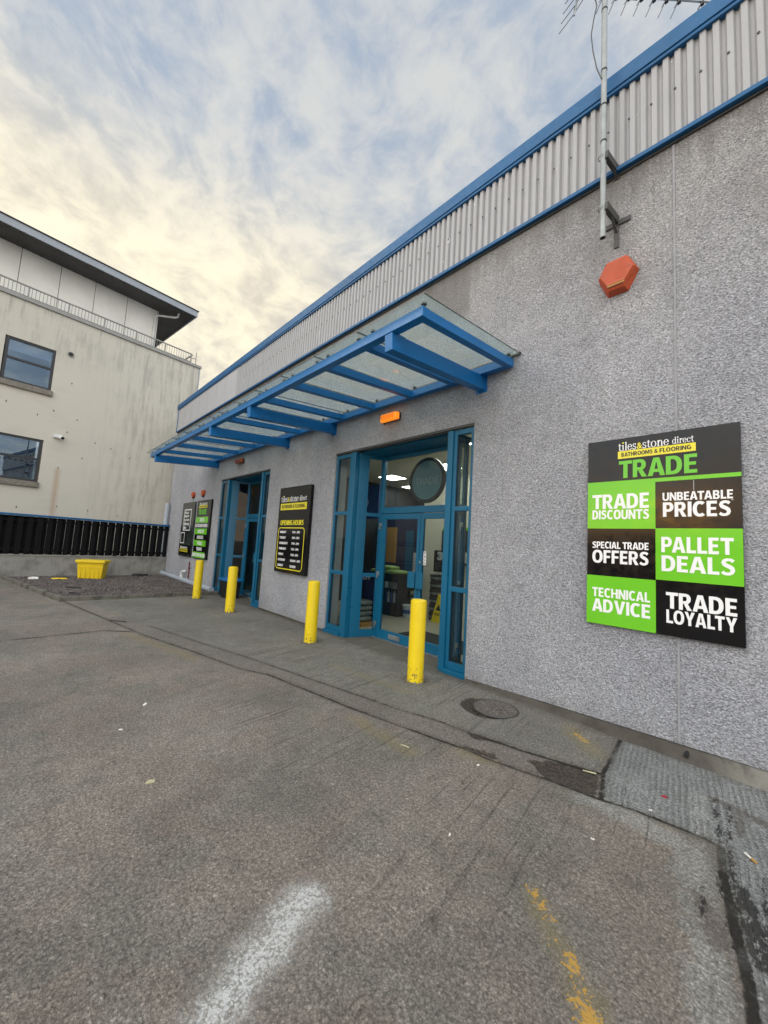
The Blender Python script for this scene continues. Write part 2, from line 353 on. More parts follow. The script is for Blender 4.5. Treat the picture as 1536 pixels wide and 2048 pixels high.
# ------------------------------------------------------------------ materials
M = {}
M['canopy_blue'] = paint('canopy_blue', (.006, .15, .42), .38, .08, 2, dirt=.10)
M['frame_blue'] = paint('frame_blue', (.003, .115, .225), .35, .06, 2, dirt=.06)
M['cap_blue'] = paint('cap_blue', (.012, .10, .25), .5, .12, 1.5, dirt=.10, spec=.35)
def bollard_paint():
    m, t, b = shader('bollard_yellow'); p = t.pos(); x, y, z = t.sep(p)
    n = t.noise(p, 6, 4); c = t.mix(n, (.74, .52, .004), (.86, .64, .006))
    sc = t.ss(t.noise(t.vm('MULTIPLY', p, (1.6, 1.6, .7)), 17, 6, .7), .60, .68); c = t.mix(t.m('MULTIPLY', sc, .14), c, (.30, .22, .04))
    ch = t.ss(t.m('SUBTRACT', t.noise(p, 34, 4, .65), t.m('MULTIPLY', z, .55)), .50, .56); c = t.mix(t.m('MULTIPLY', ch, .8), c, (.10, .085, .06))
    t.inp(b, 'Base Color', c); t.inp(b, 'Roughness', t.lin(n, .3, .7, .30, .50)); t.inp(b, 'Normal', t.bump(t.noise(p, 40, 3), .22, .01)); return m
M['bollard_yellow'] = bollard_paint()
M['bin_yellow'] = paint('bin_yellow', (.80, .56, .01), .45, .08, 4)
M['black_plastic'] = paint('black_plastic', (.012, .012, .014), .4, .1, 4)
M['sign_black'] = paint('sign_black', (.006, .006, .007), .16, .05, 3, spec=.34)
M['sign_green'] = paint('sign_green', (.165, .56, .028), .16, .03, 3, spec=.35)
M['letter_white'] = paint('letter_white', (.86, .86, .88), .35, .02, 8)
M['letter_yellow'] = paint('letter_yellow', (.80, .70, .03), .35, .02, 8)
M['letter_green'] = paint('letter_green', (.14, .54, .03), .35, .02, 8)
M['letter_black'] = paint('letter_black', (.012, .012, .012), .4, .02, 8)
M['steel'] = paint('steel', (.36, .38, .39), .42, .15, 12, metal=.75)
M['galv'] = paint('galv', (.30, .32, .32), .5, .15, 9, metal=.35)
M['dark_steel'] = paint('dark_steel', (.07, .07, .068), .55, .25, 14, metal=.3)
M['grey_pipe'] = paint('grey_pipe', (.38, .42, .47), .45, .06, 4, dirt=.2)
M['alarm_orange'] = paint('alarm_orange', (.46, .072, .019), .55, .06, 10, dirt=.12)
M['alarm_pale'] = paint('alarm_pale', (.62, .36, .13), .6, .08, 20)
M['amber_rib'] = paint('amber_rib', (.62, .16, .01), .3, .05, 10)
M['lens_off'] = paint('lens_off', (.32, .06, .012), .3, .12, 20)
M['shop_white'] = paint('shop_white', (.78, .73, .60), .8, .04, 1)
M['shop_navy'] = paint('shop_navy', (.012, .018, .075), .6, .1, 2)
M['shop_dark'] = paint('shop_dark', (.016, .018, .022), .6, .2, 3)
M['shop_floor'] = paint('shop_floor', (.42, .38, .31), .35, .06, 2)
M['mat_dark'] = paint('mat_dark', (.03, .03, .032), .95, .2, 30, bump=.3, bscale=300)
M['green_bag'] = paint('green_bag', (.22, .34, .09), .45, .25, 6, bump=.5, bscale=18)
M['grey_bag'] = paint('grey_bag', (.20, .21, .20), .5, .3, 8, bump=.5, bscale=18)
M['bucket_white'] = paint('bucket_white', (.62, .64, .66), .4, .04, 8)
M['bucket_blue'] = paint('bucket_blue', (.04, .10, .30), .4, .05, 8)
M['tub_dark'] = paint('tub_dark', (.03, .03, .032), .4, .1, 12)
M['disc_teal'] = paint('disc_teal', (.10, .20, .23), .5, .05, 3)
M['lit_panel'] = emis('lit_panel', (1, .97, .88), 13)
M['amber_lit'] = emis('amber_lit', (1.0, .26, .015), .75)
M['window_frame'] = paint('window_frame', (.022, .023, .026), .45, .08, 5)
M['sill_stone'] = paint('sill_stone', (.20, .18, .15), .85, .25, 9, bump=.3)
M['pent_panel'] = paint('pent_panel', (.80, .775, .72), .5, .07, 1.2)
M['fascia_grey'] = paint('fascia_grey', (.33, .36, .40), .5, .05, 2)
M['coping_grey'] = paint('coping_grey', (.30, .295, .28), .6, .1, 4)
M['white_pvc'] = paint('white_pvc', (.68, .68, .66), .4, .05, 6)
M['rust_red'] = paint('rust_red', (.20, .055, .05), .6, .15, 12)
M['timber_black'] = paint('timber_black', (.007, .007, .008), .85, .25, 5, spec=.15)
M['scrap_red'] = paint('scrap_red', (.34, .012, .03), .6, .1, 40)
M['scrap_white'] = paint('scrap_white', (.72, .70, .66), .7, .1, 40)
M['scrap_tan'] = paint('scrap_tan', (.45, .24, .06), .7, .2, 60)
M['leaf_pale'] = paint('leaf_pale', (.42, .38, .24), .8, .2, 60)
M['scrap_black'] = paint('scrap_black', (.015, .015, .015), .7, .2, 30)
M['glass'] = glass('glass', (.80, .86, .86), .0)
M['clear_glass'] = glass('clear_glass', (.9, .93, .92), .0)
M['canopy_glass'] = glass('canopy_glass', (.86, .91, .89), .02, 1.5, .26, (.60, .64, .60))
M['glass_edge'] = paint('glass_edge', (.02, .035, .03), .25, .05, 3)
M['room_dark'] = paint('room_dark', (.035, .045, .06), .9, .1, 2)
M['blind'] = paint('blind', (.60, .61, .62), .8, .03, 4)

# rough-cast wall
def roughcast():
    m, t, b = shader('roughcast'); p = t.pos(); x, y, z = t.sep(p)
    pp = t.vm('MULTIPLY', p, (1, 1, 1.15))
    wrp = t.vm('SCALE', t.noise(p, 26, 2, out='Color')); wrp.node.inputs['Scale'].default_value = .022
    pw = t.vm('ADD', pp, wrp)
    a = t.noise(pw, 62, 3, .62, .25); v = t.voro(pw, 84, 'SMOOTH_F1'); f = t.noise(p, 190, 2)
    h = t.m('ADD', t.m('MULTIPLY', a, 1.0), t.m('MULTIPLY', t.m('SUBTRACT', 1, v), .55)); h = t.m('ADD', h, t.m('MULTIPLY', f, .22))
    big = t.noise(t.vm('MULTIPLY', p, (1, 1, .6)), .7, 4, .6); mid = t.noise(p, 4.5, 4, .6)
    fac = t.lin(big, .3, .7, .86, 1.10); fac = t.m('MULTIPLY', fac, t.lin(mid, .3, .7, .94, 1.06))
    # loose pebble tone: each dash stone has its own grey
    st = t.voro(pw, 92, 'F1', 'Color'); sr = t.sep(st)[0]
    fac = t.m('MULTIPLY', fac, t.lin(sr, 0, 1, .75, 1.22))
    fac = t.m('MULTIPLY', fac, t.lin(a, .32, .62, .54, 1.21))  # hollows of the relief darkened: crevice shade put into the colour
    col = t.mix(t.ss(big, .35, .65), (.51, .52, .575), (.53, .535, .57))
    col = t.mix(t.m('MULTIPLY', t.ss(z, 3.4, 5.6), .45), col, (.40, .385, .36))
    c = t.vm('SCALE', col); t.inp(c.node, 'Scale', fac)
    pat = t.ss(t.noise(t.vm('MULTIPLY', p, (.9, 1, .55)), 1.3, 5, .62), .50, .66); pat = t.m('MULTIPLY', pat, t.ss(z, 2.2, 5.0))
    c = t.mix(t.m('MULTIPLY', pat, .45), c, (.27, .265, .26))
    # streaks below the drip trim and a splash band at the foot
    st1 = t.noise(t.com(t.m('MULTIPLY', x, 5), 0, t.m('MULTIPLY', z, .35)), 1.6, 5, .65)
    top = t.m('MULTIPLY', t.ss(t.m('ADD', z, t.m('MULTIPLY', st1, 1.2)), 6.0, 6.55), .55)
    c = t.mix(top, c, (.20, .185, .165))
    # one darker unpainted patch beside the canopy
    px = t.m('MULTIPLY', t.ss(x, -4.1, -3.95), t.ss(x, -3.12, -3.18)); pz = t.m('MULTIPLY', t.ss(z, 5.0, 5.25), 1)
    c = t.mix(t.m('MULTIPLY', t.m('MULTIPLY', px, pz), .58), c, (.22, .205, .19))
    ft = t.ss(t.m('ADD', z, t.m('MULTIPLY', mid, .25)), .42, .1)
    c = t.mix(t.m('MULTIPLY', ft, .25), c, (.25, .24, .22))
    t.inp(b, 'Base Color', c); b.inputs['Roughness'].default_value = .9; b.inputs['Specular IOR Level'].default_value = .25
    t.inp(b, 'Normal', t.bump(h, 1.0, .032)); return m
M['roughcast'] = roughcast()
def plain_render(name, col):
    m, t, b = shader(name); p = t.pos(); n = t.noise(p, 3, 4)
    c = t.vm('SCALE', col); c.node.inputs[0].default_value = col; t.inp(c.node, 'Scale', t.lin(n, .3, .7, .85, 1.1))
    t.inp(b, 'Base Color', c); b.inputs['Roughness'].default_value = .85; t.inp(b, 'Normal', t.bump(t.noise(p, 120, 3), .25, .01)); return m
M['reveal'] = plain_render('reveal_render', (.36, .36, .37))
M['joint'] = plain_render('joint_mastic', (.31, .315, .335))
def concrete(name, col, dark, amt=.6, foot=False):
    m, t, b = shader(name); p = t.pos(); x, y, z = t.sep(p)
    n = t.noise(p, 2.6, 6, .65); st = t.noise(t.vm('MULTIPLY', p, (4, 4, .6)), 2, 5, .65); f = t.noise(p, 90, 3)
    c = t.mix(t.m('MULTIPLY', t.ss(n, .42, .68), amt), col, dark); c = t.mix(t.m('MULTIPLY', t.ss(st, .5, .72), amt*.8), c, dark)
    c = t.mix(t.m('MULTIPLY', t.ss(f, .5, .7), .25), c, (.12, .11, .10))
    if foot:      # wet, mossy stretch towards the doors
        c = t.mix(t.m('MULTIPLY', t.ss(t.m('ADD', x, t.m('MULTIPLY', t.m('SUBTRACT', n, .5), 1.2)), -.30, -.62), .80), c, (.050, .042, .033))
    t.inp(b, 'Base Color', c); b.inputs['Roughness'].default_value = .9; t.inp(b, 'Normal', t.bump(t.m('ADD', f, t.noise(p, 20, 4)), .5, .008)); return m
M['wall_concrete'] = concrete('wall_concrete', (.30, .29, .265), (.12, .115, .10))
M['kerb_concrete'] = concrete('kerb_concrete', (.16, .15, .125), (.05, .045, .035), .9)
M['plinth_concrete'] = concrete('plinth_concrete', (.20, .19, .165), (.045, .038, .030), 1.0, True)
def cream():
    m, t, b = shader('cream_render'); p = t.pos(); x, y, z = t.sep(p)
    st = t.noise(t.com(0, t.m('MULTIPLY', y, 3.2), t.m('MULTIPLY', z, .30)), 1.8, 7, .7)
    st2 = t.noise(t.com(3, t.m('MULTIPLY', y, 9), t.m('MULTIPLY', z, .55)), 1.5, 5, .7)
    big = t.noise(p, .45, 3)
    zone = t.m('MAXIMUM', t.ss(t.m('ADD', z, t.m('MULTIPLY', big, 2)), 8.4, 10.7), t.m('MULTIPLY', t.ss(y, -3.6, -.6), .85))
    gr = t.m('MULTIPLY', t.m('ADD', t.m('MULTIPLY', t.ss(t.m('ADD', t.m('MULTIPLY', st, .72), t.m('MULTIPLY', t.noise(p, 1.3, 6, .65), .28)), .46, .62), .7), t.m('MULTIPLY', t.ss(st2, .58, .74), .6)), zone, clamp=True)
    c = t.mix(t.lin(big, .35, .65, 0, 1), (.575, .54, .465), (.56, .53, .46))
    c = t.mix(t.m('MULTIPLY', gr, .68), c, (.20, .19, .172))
    # horizontal mottling of old render
    c = t.mix(t.m('MULTIPLY', t.ss(t.noise(t.vm('MULTIPLY', p, (1, .6, 1.6)), 1.6, 5), .50, .72), .16), c, (.36, .345, .32))
    # rust run from a bracket hole
    ry = t.m('ABSOLUTE', t.m('ADD', t.m('SUBTRACT', y, -3.60), t.m('MULTIPLY', t.m('SUBTRACT', st2, .5), .12)))
    rr = t.m('MULTIPLY', t.ss(ry, .13, .02), t.m('MULTIPLY', t.ss(z, 3.92, 3.80), t.ss(z, .4, 3.0)))
    c = t.mix(t.m('MULTIPLY', rr, .45), c, (.36, .20, .08))
    t.inp(b, 'Base Color', c); b.inputs['Roughness'].default_value = .88; t.inp(b, 'Normal', t.bump(t.noise(p, 40, 4), .2, .01)); return m
M['cream_render'] = cream()
def clad(name, col):
    m, t, b = shader(name); p = t.pos(); x, y, z = t.sep(p)
    n = t.noise(t.com(t.m('MULTIPLY', x, 6), 0, t.m('MULTIPLY', z, .8)), 1.5, 5, .65); n2 = t.noise(p, 22, 4, .7)
    c = t.mix(t.lin(n, .3, .7, 0, 1), col, tuple(a*.86 for a in col))
    c = t.mix(t.m('MULTIPLY', t.ss(n2, .62, .70), .35), c, (.28, .27, .25))
    chip = t.m('MULTIPLY', t.ss(t.noise(t.com(t.m('MULTIPLY', x, 9), 0, t.m('MULTIPLY', z, 3)), 1.2, 2), .705, .72), .9)
    c = t.mix(chip, c, (.78, .78, .78))
    t.inp(b, 'Base Color', c); b.inputs['Roughness'].default_value = .6; t.inp(b, 'Normal', t.bump(n2, .15, .01)); return m
M['cladding'] = clad('cladding_sheet', (.405, .41, .425)); M['cladding_flat'] = clad('cladding_flat_sheet', (.47, .47, .49))
def soffit():
    m, t, b = shader('soffit_boards'); p = t.pos(); x, y, z = t.sep(p)
    c = t.mix(t.lin(t.noise(p, 1.5, 3), .3, .7, 0, 1), (.085, .082, .08), (.065, .063, .062)); t.inp(b, 'Base Color', c); b.inputs['Roughness'].default_value = .6
    return m
M['soffit_boards'] = soffit()
def gravel():
    m, t, b = shader('gravel'); p = t.pos(); v = t.voro(p, 24, 'F1'); cc = t.voro(p, 24, 'F1', 'Color'); r = t.sep(cc)[0]; big = t.noise(p, 1.6, 4)
    c = t.mix(r, (.055, .045, .043), (.20, .165, .155)); c = t.mix(t.m('MULTIPLY', t.ss(big, .5, .7), .5), c, (.06, .055, .045))
    t.inp(b, 'Base Color', c); b.inputs['Roughness'].default_value = .9; t.inp(b, 'Normal', t.bump(t.m('SUBTRACT', 1, v), 1, .03)); return m
M['gravel'] = gravel()

# ------------------------------------------------------------------ ground: one sheet, with fields of distance to its joints, patches and stains
def seg_d(P, a, b):
    a, b = np.array(a), np.array(b); ab = b-a; tt = np.clip(((P-a)@ab)/(ab@ab), 0, 1); return np.hypot(*(P-a-tt[:, None]*ab).T)
def poly_d(P, pts, wid):
    dd = np.full(len(P), 9.0)
    for i in range(len(pts)-1): dd = np.minimum(dd, seg_d(P, pts[i], pts[i+1])-wid)
    return dd
def area_d(P, pts):          # signed distance, negative inside
    dd = np.full(len(P), 99.0); ins = np.zeros(len(P), bool)
    for i in range(len(pts)):
        a, b = pts[i], pts[(i+1) % len(pts)]; dd = np.minimum(dd, seg_d(P, a, b))
        cr = ((a[1] > P[:, 1]) != (b[1] > P[:, 1])); xx = (b[0]-a[0])*(P[:, 1]-a[1])/((b[1]-a[1]) if b[1] != a[1] else 1e-9)+a[0]
        ins ^= cr & (P[:, 0] < xx)
    return np.where(ins, -dd, dd)
gx = np.concatenate([[-250, -120, -60, -35, -25], np.arange(-20, -12, .25), np.arange(-12, -3, .045), np.arange(-3, .5, .016), np.arange(.5, 6, .25), [8, 12, 20, 40, 80, 150, 250]])
gy = np.concatenate([[-250, -120, -60, -35, -20, -12, -9], np.arange(-7, -4.3, .25), np.arange(-4.3, .75, .016), [.8, 1.5, 3, 6, 12, 25, 60, 120, 250]])
GX, GY = np.meshgrid(gx, gy); P = np.stack([GX.ravel(), GY.ravel()], 1)
wob = lambda s, a: a*(np.sin(P[:, 0]*s+1.3*np.sin(P[:, 1]*s*.7))+.6*np.sin(P[:, 0]*s*2.3+P[:, 1]*1.7))
nearj = [(-4.5, -1.98), (-3.16, -1.76), (-2.57, -1.63), (-2.16, -1.54), (-1.95, -1.48), (-1.73, -1.46), (-1.48, -1.40), (-1.32, -1.35), (-.97, -1.285)]
farj = [(-12, -3.62), (-7.31, -2.76), (-6.85, -2.64), (-5.92, -2.40), (-4.89, -2.17), (-4.5, -1.98)]
edgej = [(-.97, -1.285), (-.79, -1.22), (-.63, -1.20), (-.49, -1.18), (-.40, -1.17), (-.34, -1.19)]
oilj = [(-.34, -1.19), (-.305, -1.43), (-.255, -1.68), (-.205, -1.93), (-.165, -2.10), (-.14, -2.28), (-.05, -2.8), (0, -3.4)]
backj = [(-7.97, -2.53), (-6.37, -2.16), (-5.39, -1.91), (-4.0, -1.62), (-2.88, -1.38), (-2.43, -1.25), (-2.11, -1.20), (-1.88, -1.15), (-1.65, -1.11), (-1.45, -1.05), (-1.08, -.93)]
crossj = [(-7.79, -4.44), (-7.9, -3.2), (-7.6, -2.85)]
slabL = [(-1.15, -.12), (-1.06, -.90), (-.96, -1.28)]
F = {}
F['d_joint'] = np.minimum.reduce([poly_d(P, nearj, .006), poly_d(P, farj, .004), poly_d(P, edgej, .004), poly_d(P, backj[:7], .001), poly_d(P, backj[6:], .007), poly_d(P, crossj, .014), poly_d(P, slabL, .006)])
F['d_joint'] = np.minimum(F['d_joint'], poly_d(P, oilj, .012))
slab = [(-1.15, .2), (-1.15, -.12), (-1.06, -.9), (-.96, -1.28)]+edgej[1:]+oilj[1:]+[(3, -5), (6, -5), (6, .2)]
F['d_slab'] = area_d(P, slab)
strip = nearj+[(-1.06, -.93)]+backj[::-1]+[(-7.97, -2.86)]
F['d_strip'] = area_d(P, strip)
F['d_apron'] = area_d(P, [(-12, -3.3)]+backj+[(-1.15, .2), (-12, .2)])
F['d_damp'] = np.minimum.reduce([area_d(P, [(-1.52, -1.22), (-1.36, -1.02), (-1.22, -.96), (-1.08, -.93), (-.99, -1.27), (-1.12, -1.32), (-1.34, -1.345)]),
    area_d(P, [(-2.0, -1.485), (-1.93, -1.43), (-1.82, -1.38), (-1.74, -1.36), (-1.69, -1.40), (-1.73, -1.455)]),
    area_d(P, [(-2.13, -1.20), (-2.0, -1.28), (-1.9, -1.2), (-1.72, -1.13), (-1.66, -1.11), (-1.9, -1.13)]),
    np.hypot(P[:, 0]+2.30, (P[:, 1]+.565)*1.08)-.285])
F['d_yel'] = np.minimum.reduce([np.hypot(P[:, 0]-a, P[:, 1]-b)-r for a, b, r in ((-.92, -2.38, .025), (-.87, -2.42, .02), (-.81, -2.46, .014), (-.77, -2.56, .012), (-.68, -2.555, .016), (-.655, -2.595, .026), (-.64, -2.62, .02), (-.61, -2.67, .018), (-.585, -2.70, .03), (-.55, -2.71, .028), (-.545, -2.745, .04), (-.50, -2.77, .04))]+[seg_d(P, (-1.46, -.38), (-1.34, -.46))-.02])
F['d_ytint'] = np.minimum.reduce([seg_d(P, (-1.95, -1.55), (-1.72, -1.50))-.03, seg_d(P, (-2.9, -1.9), (-2.2, -1.9))-.05, seg_d(P, (-1.55, -.3), (-1.2, -.62))-.06, seg_d(P, (-3.1, -.95), (-4.4, -1.1))-.02, seg_d(P, (-.9, -2.4), (-.5, -2.75))-.03, seg_d(P, (-7.6, -3.0), (-5.6, -2.5))-.05])
F['d_white'] = np.minimum(seg_d(P, (-1.60, -3.27), (-1.50, -3.55))-.085, seg_d(P, (-1.50, -3.55), (-1.38, -3.85))-.075)
F['d_oil'] = np.minimum.reduce([seg_d(P, (-.32, -1.45), (-.215, -1.95))-.012, seg_d(P, (-.27, -1.40), (-.20, -1.75))-.012, seg_d(P, (-.20, -1.75), (-.14, -1.98))-.02, seg_d(P, (-.43, -.60), (-.345, -1.15))-.010, seg_d(P, (-.35, -.60), (-.29, -1.25))-.009, seg_d(P, (-.29, -1.25), (-.25, -1.5))-.008, seg_d(P, (-.22, -1.5), (-.1, -1.98))-.022, seg_d(P, (-.36, -1.65), (-.33, -1.9))-.006, seg_d(P, (-.16, -1.3), (-.1, -1.9))-.008])
F['d_rust'] = np.minimum.reduce([seg_d(P, (-.42, -.60), (-.10, -.70))-.05, seg_d(P, (-.3, -.64), (-.27, -.95))-.03, seg_d(P, (-.36, -1.75), (-.27, -1.98))-.05])
F['d_pale'] = np.minimum.reduce([poly_d(P, [(-1.0, -1.33), (-.76, -1.33), (-.60, -1.36), (-.45, -1.38), (-.40, -1.55)], .085), poly_d(P, [(-.40, -1.45), (-.36, -1.8), (-.30, -2.1), (-.25, -2.4)], .06), area_d(P, [(-.55, -.69), (-.46, -.6), (-.4, -1.13), (-.49, -1.17)])])
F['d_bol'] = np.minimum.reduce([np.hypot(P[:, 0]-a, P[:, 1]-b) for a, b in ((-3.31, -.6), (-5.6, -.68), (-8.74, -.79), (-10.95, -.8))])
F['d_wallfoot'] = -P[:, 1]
# gentle unevenness of the yard itself
zz_ = -.006*np.clip(1-np.abs(F['d_joint'])/.02, 0, 1)*(P[:, 0] > -8) - .010*np.clip(-F['d_damp']/.05, 0, 1)
me = bpy.data.meshes.new('ground'); nx, ny = len(gx), len(gy)
me.vertices.add(nx*ny); me.vertices.foreach_set('co', np.stack([P[:, 0], P[:, 1], zz_], 1).ravel())
ii = (np.arange(ny-1)[:, None]*nx+np.arange(nx-1)[None, :]).ravel(); quads = np.stack([ii, ii+1, ii+nx+1, ii+nx], 1)
me.loops.add(quads.size); me.loops.foreach_set('vertex_index', quads.ravel())
me.polygons.add(len(quads)); me.polygons.foreach_set('loop_start', np.arange(0, quads.size, 4))
me.update(calc_edges=True)
for k, v in F.items():
    a = me.attributes.new(k, 'FLOAT', 'POINT'); a.data.foreach_set('value', np.clip(v, -5, 9).astype(np.float32))
def ground_mat():
    m, t, b = shader('yard_concrete'); p = t.pos(); A = {k: t.attr(k) for k in F}
    ca, sa = math.cos(rad(98.8)), math.sin(rad(98.8))
    u = t.vm('DOT_PRODUCT', p, (ca, sa, 0), out=1); v = t.vm('DOT_PRODUCT', p, (-sa, ca, 0), out=1)
    wv = t.m('ADD', v, t.m('MULTIPLY', t.noise(p, 1.5, 2), .05))
    g1 = t.noise(t.com(t.m('MULTIPLY', u, .55), t.m('MULTIPLY', wv, 34), 0), 1, 3, .6)
    g2 = t.noise(t.com(t.m('MULTIPLY', u, .9), t.m('MULTIPLY', wv, 13), 5), 1, 2, .5)
    sp = t.noise(p, 120, 3, .7); sp2 = t.noise(p, 55, 3, .65); mid = t.noise(p, 7, 5, .65); big = t.noise(p, .8, 5, .6); tint = t.noise(p, 1.7, 5, .6, .4)
    fine = t.noise(p, 260, 2, .6); chip = t.sep(t.voro(p, 88, 'F1', 'Color')); chd = t.voro(p, 88)
    chip2 = t.sep(t.voro(p, 40, 'F1', 'Color')); ch2d = t.voro(p, 40)
    # base tone
    c = t.mix(t.lin(tint, .36, .62, 0, 1), (.226, .206, .177), (.240, .204, .172))
    c = t.mix(t.m('MULTIPLY', t.ss(t.noise(p, 1.1, 5, .62, .3), .48, .64), .55), c, (.164, .158, .132))
    c = t.mix(t.m('MULTIPLY', t.ss(t.noise(p, 1.9, 5, .62, .5), .53, .66), .6), c, (.225, .182, .152))
    c = t.mix(t.m('MULTIPLY', t.ss(t.noise(p, 3.3, 5, .65), .56, .70), .5), c, (.135, .125, .108))
    # strip between the joints, apron, slab
    stripm = t.ss(A['d_strip'], .02, -.02); apron = t.ss(A['d_apron'], .02, -.02); slabm = t.ss(A['d_slab'], .006, -.006)
    c = t.mix(t.m('MULTIPLY', stripm, .6), c, (.185, .168, .148))
    c = t.mix(t.m('MULTIPLY', apron, .6), c, (.205, .202, .176))
    c = t.mix(t.m('MULTIPLY', slabm, .85), c, (.275, .285, .282))
    palem = t.m('MULTIPLY', t.ss(t.m('ADD', A['d_pale'], t.m('MULTIPLY', t.m('SUBTRACT', mid, .5), .35)), .06, -.04), .65)
    c = t.mix(palem, c, (.34, .335, .315))
    f = t.lin(big, .3, .7, .80, 1.17); f = t.m('MULTIPLY', f, t.lin(mid, .3, .7, .88, 1.12))
    f = t.m('MULTIPLY', f, t.lin(sp, .32, .68, .62, 1.36)); f = t.m('MULTIPLY', f, t.lin(sp2, .32, .68, .66, 1.36)); f = t.m('MULTIPLY', f, t.lin(fine, .3, .7, .8, 1.2))
    f = t.m('MULTIPLY', f, t.lin(chip[0], 0, 1, .81, 1.22)); f = t.m('MULTIPLY', f, t.lin(chd, .2, .75, 1.12, .74))
    f = t.m('MULTIPLY', f, t.m('ADD', 1, t.m('MULTIPLY', t.m('MULTIPLY', t.m('GREATER_THAN', chip2[0], .82), t.ss(ch2d, .42, .25)), t.lin(chip2[1], 0, 1, -.32, .5))))
    # brushed grooves, only in patches
    gz = t.m('MULTIPLY', t.m('SUBTRACT', 1, t.m('MULTIPLY', stripm, .9)), t.m('MULTIPLY', t.ss(t.noise(p, .9, 3), .36, .56), t.lin(t.ss(t.sep(p)[1], -3.3, -2.7), 0, 1, .25, 1)))
    gz = t.m('MULTIPLY', gz, t.m('SUBTRACT', 1, t.m('MULTIPLY', slabm, .2)))
    line = t.m('MULTIPLY', t.ss(g1, .43, .34), gz); line2 = t.m('MULTIPLY', t.ss(g2, .40, .34), gz)
    rz = t.m('MAXIMUM', slabm, t.m('MULTIPLY', apron, t.ss(t.noise(p, 1.6, 2), .52, .62)))
    rib = t.m('SINE', t.m('MULTIPLY', t.m('ADD', t.vm('DOT_PRODUCT', p, (.985, .17, 0), out=1), t.m('MULTIPLY', t.noise(p, 6, 3), .034)), 175))
    ribm = t.m('MULTIPLY', t.m('MULTIPLY', t.ss(rib, -.2, .9), rz), t.ss(t.noise(p, 4, 3), .32, .55))
    f = t.m('MULTIPLY', f, t.m('SUBTRACT', 1, t.m('MULTIPLY', line, .22))); f = t.m('MULTIPLY', f, t.m('SUBTRACT', 1, t.m('MULTIPLY', line2, .04))); f = t.m('MULTIPLY', f, t.m('SUBTRACT', 1, t.m('MULTIPLY', ribm, .20)))
    cc = t.vm('SCALE', c); t.inp(cc.node, 'Scale', f); c = cc
    # yellow tints and worn road paint
    yt = t.m('MULTIPLY', t.ss(t.m('ADD', A['d_ytint'], t.m('MULTIPLY', t.m('SUBTRACT', mid, .5), .3)), .08, -.05), .35)
    c = t.mix(yt, c, (.25, .20, .085))
    ye = t.ss(t.m('ADD', A['d_yel'], t.m('ADD', t.m('MULTIPLY', t.m('SUBTRACT', sp2, .5), .15), t.m('MULTIPLY', t.m('SUBTRACT', t.noise(p, 20, 4, .65), .5), .15))), .004, -.012)
    c = t.mix(t.m('MULTIPLY', ye, .85), c, (.56, .32, .055))
    wh = t.ss(t.m('ADD', A['d_white'], t.m('ADD', t.m('MULTIPLY', t.m('SUBTRACT', sp, .5), .22), t.m('ADD', t.m('MULTIPLY', t.m('SUBTRACT', sp2, .5), .16), t.m('MULTIPLY', t.m('SUBTRACT', mid, .5), .16)))), .06, -.07)
    c = t.mix(t.m('MULTIPLY', wh, t.lin(t.m('ADD', t.m('MULTIPLY', chd, -.7), chip[1]), -.3, .35, .22, .85)), c, (.66, .66, .65))
    # rust, oil, damp dirt, cracks
    ru = t.m('MULTIPLY', t.ss(t.m('ADD', A['d_rust'], t.m('MULTIPLY', t.m('SUBTRACT', t.noise(p, 24, 4), .5), .15)), .02, -.03), .55)
    c = t.mix(ru, c, (.085, .06, .05))
    oi = t.ss(t.m('ADD', A['d_oil'], t.m('ADD', t.m('MULTIPLY', t.m('SUBTRACT', t.noise(t.vm('MULTIPLY', p, (1, .4, 1)), 80, 4, .65), .5), .085), t.m('MULTIPLY', t.m('SUBTRACT', t.noise(t.vm('MULTIPLY', p, (1, .45, 1)), 16, 3), .5), .06))), .003, -.006)
    c = t.mix(t.m('MULTIPLY', oi, .9), c, (.018, .016, .015))
    da = t.ss(t.m('ADD', A['d_damp'], t.m('ADD', t.m('MULTIPLY', t.m('SUBTRACT', t.noise(p, 26, 5, .7), .5), .13), t.m('MULTIPLY', t.m('SUBTRACT', mid, .5), .08))), .01, -.012)
    dcol = t.mix(t.ss(sp2, .42, .62), (.020, .015, .011), (.085, .066, .048))
    c = t.mix(t.m('MULTIPLY', da, .92), c, dcol)
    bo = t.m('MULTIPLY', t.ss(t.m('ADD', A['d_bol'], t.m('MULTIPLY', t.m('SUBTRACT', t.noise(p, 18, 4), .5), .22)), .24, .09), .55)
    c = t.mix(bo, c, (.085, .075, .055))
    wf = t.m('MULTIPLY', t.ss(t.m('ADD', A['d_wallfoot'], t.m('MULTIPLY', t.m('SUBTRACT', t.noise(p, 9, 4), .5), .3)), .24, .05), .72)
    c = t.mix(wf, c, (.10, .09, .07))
    jn = t.m('ADD', A['d_joint'], t.m('MULTIPLY', t.m('SUBTRACT', t.noise(p, 16, 4, .65), .5), .035))
    brk = t.lin(t.noise(p, 2.3, 3), .36, .5, .35, 1)
    cr = t.m('MULTIPLY', t.ss(jn, .013, -.001), brk); halo = t.m('MULTIPLY', t.ss(jn, .08, 0), .36)
    c = t.mix(halo, c, (.07, .058, .045)); c = t.mix(t.m('MULTIPLY', cr, .95), c, (.016, .013, .010))
    # pale grit and dark specks
    vd = t.voro(p, 21, 'F1'); vc = t.sep(t.voro(p, 21, 'F1', 'Color'))
    gr = t.m('MULTIPLY', t.ss(vd, .085, .05), t.m('GREATER_THAN', vc[0], .90)); c = t.mix(t.m('MULTIPLY', gr, .8), c, (.52, .50, .46))
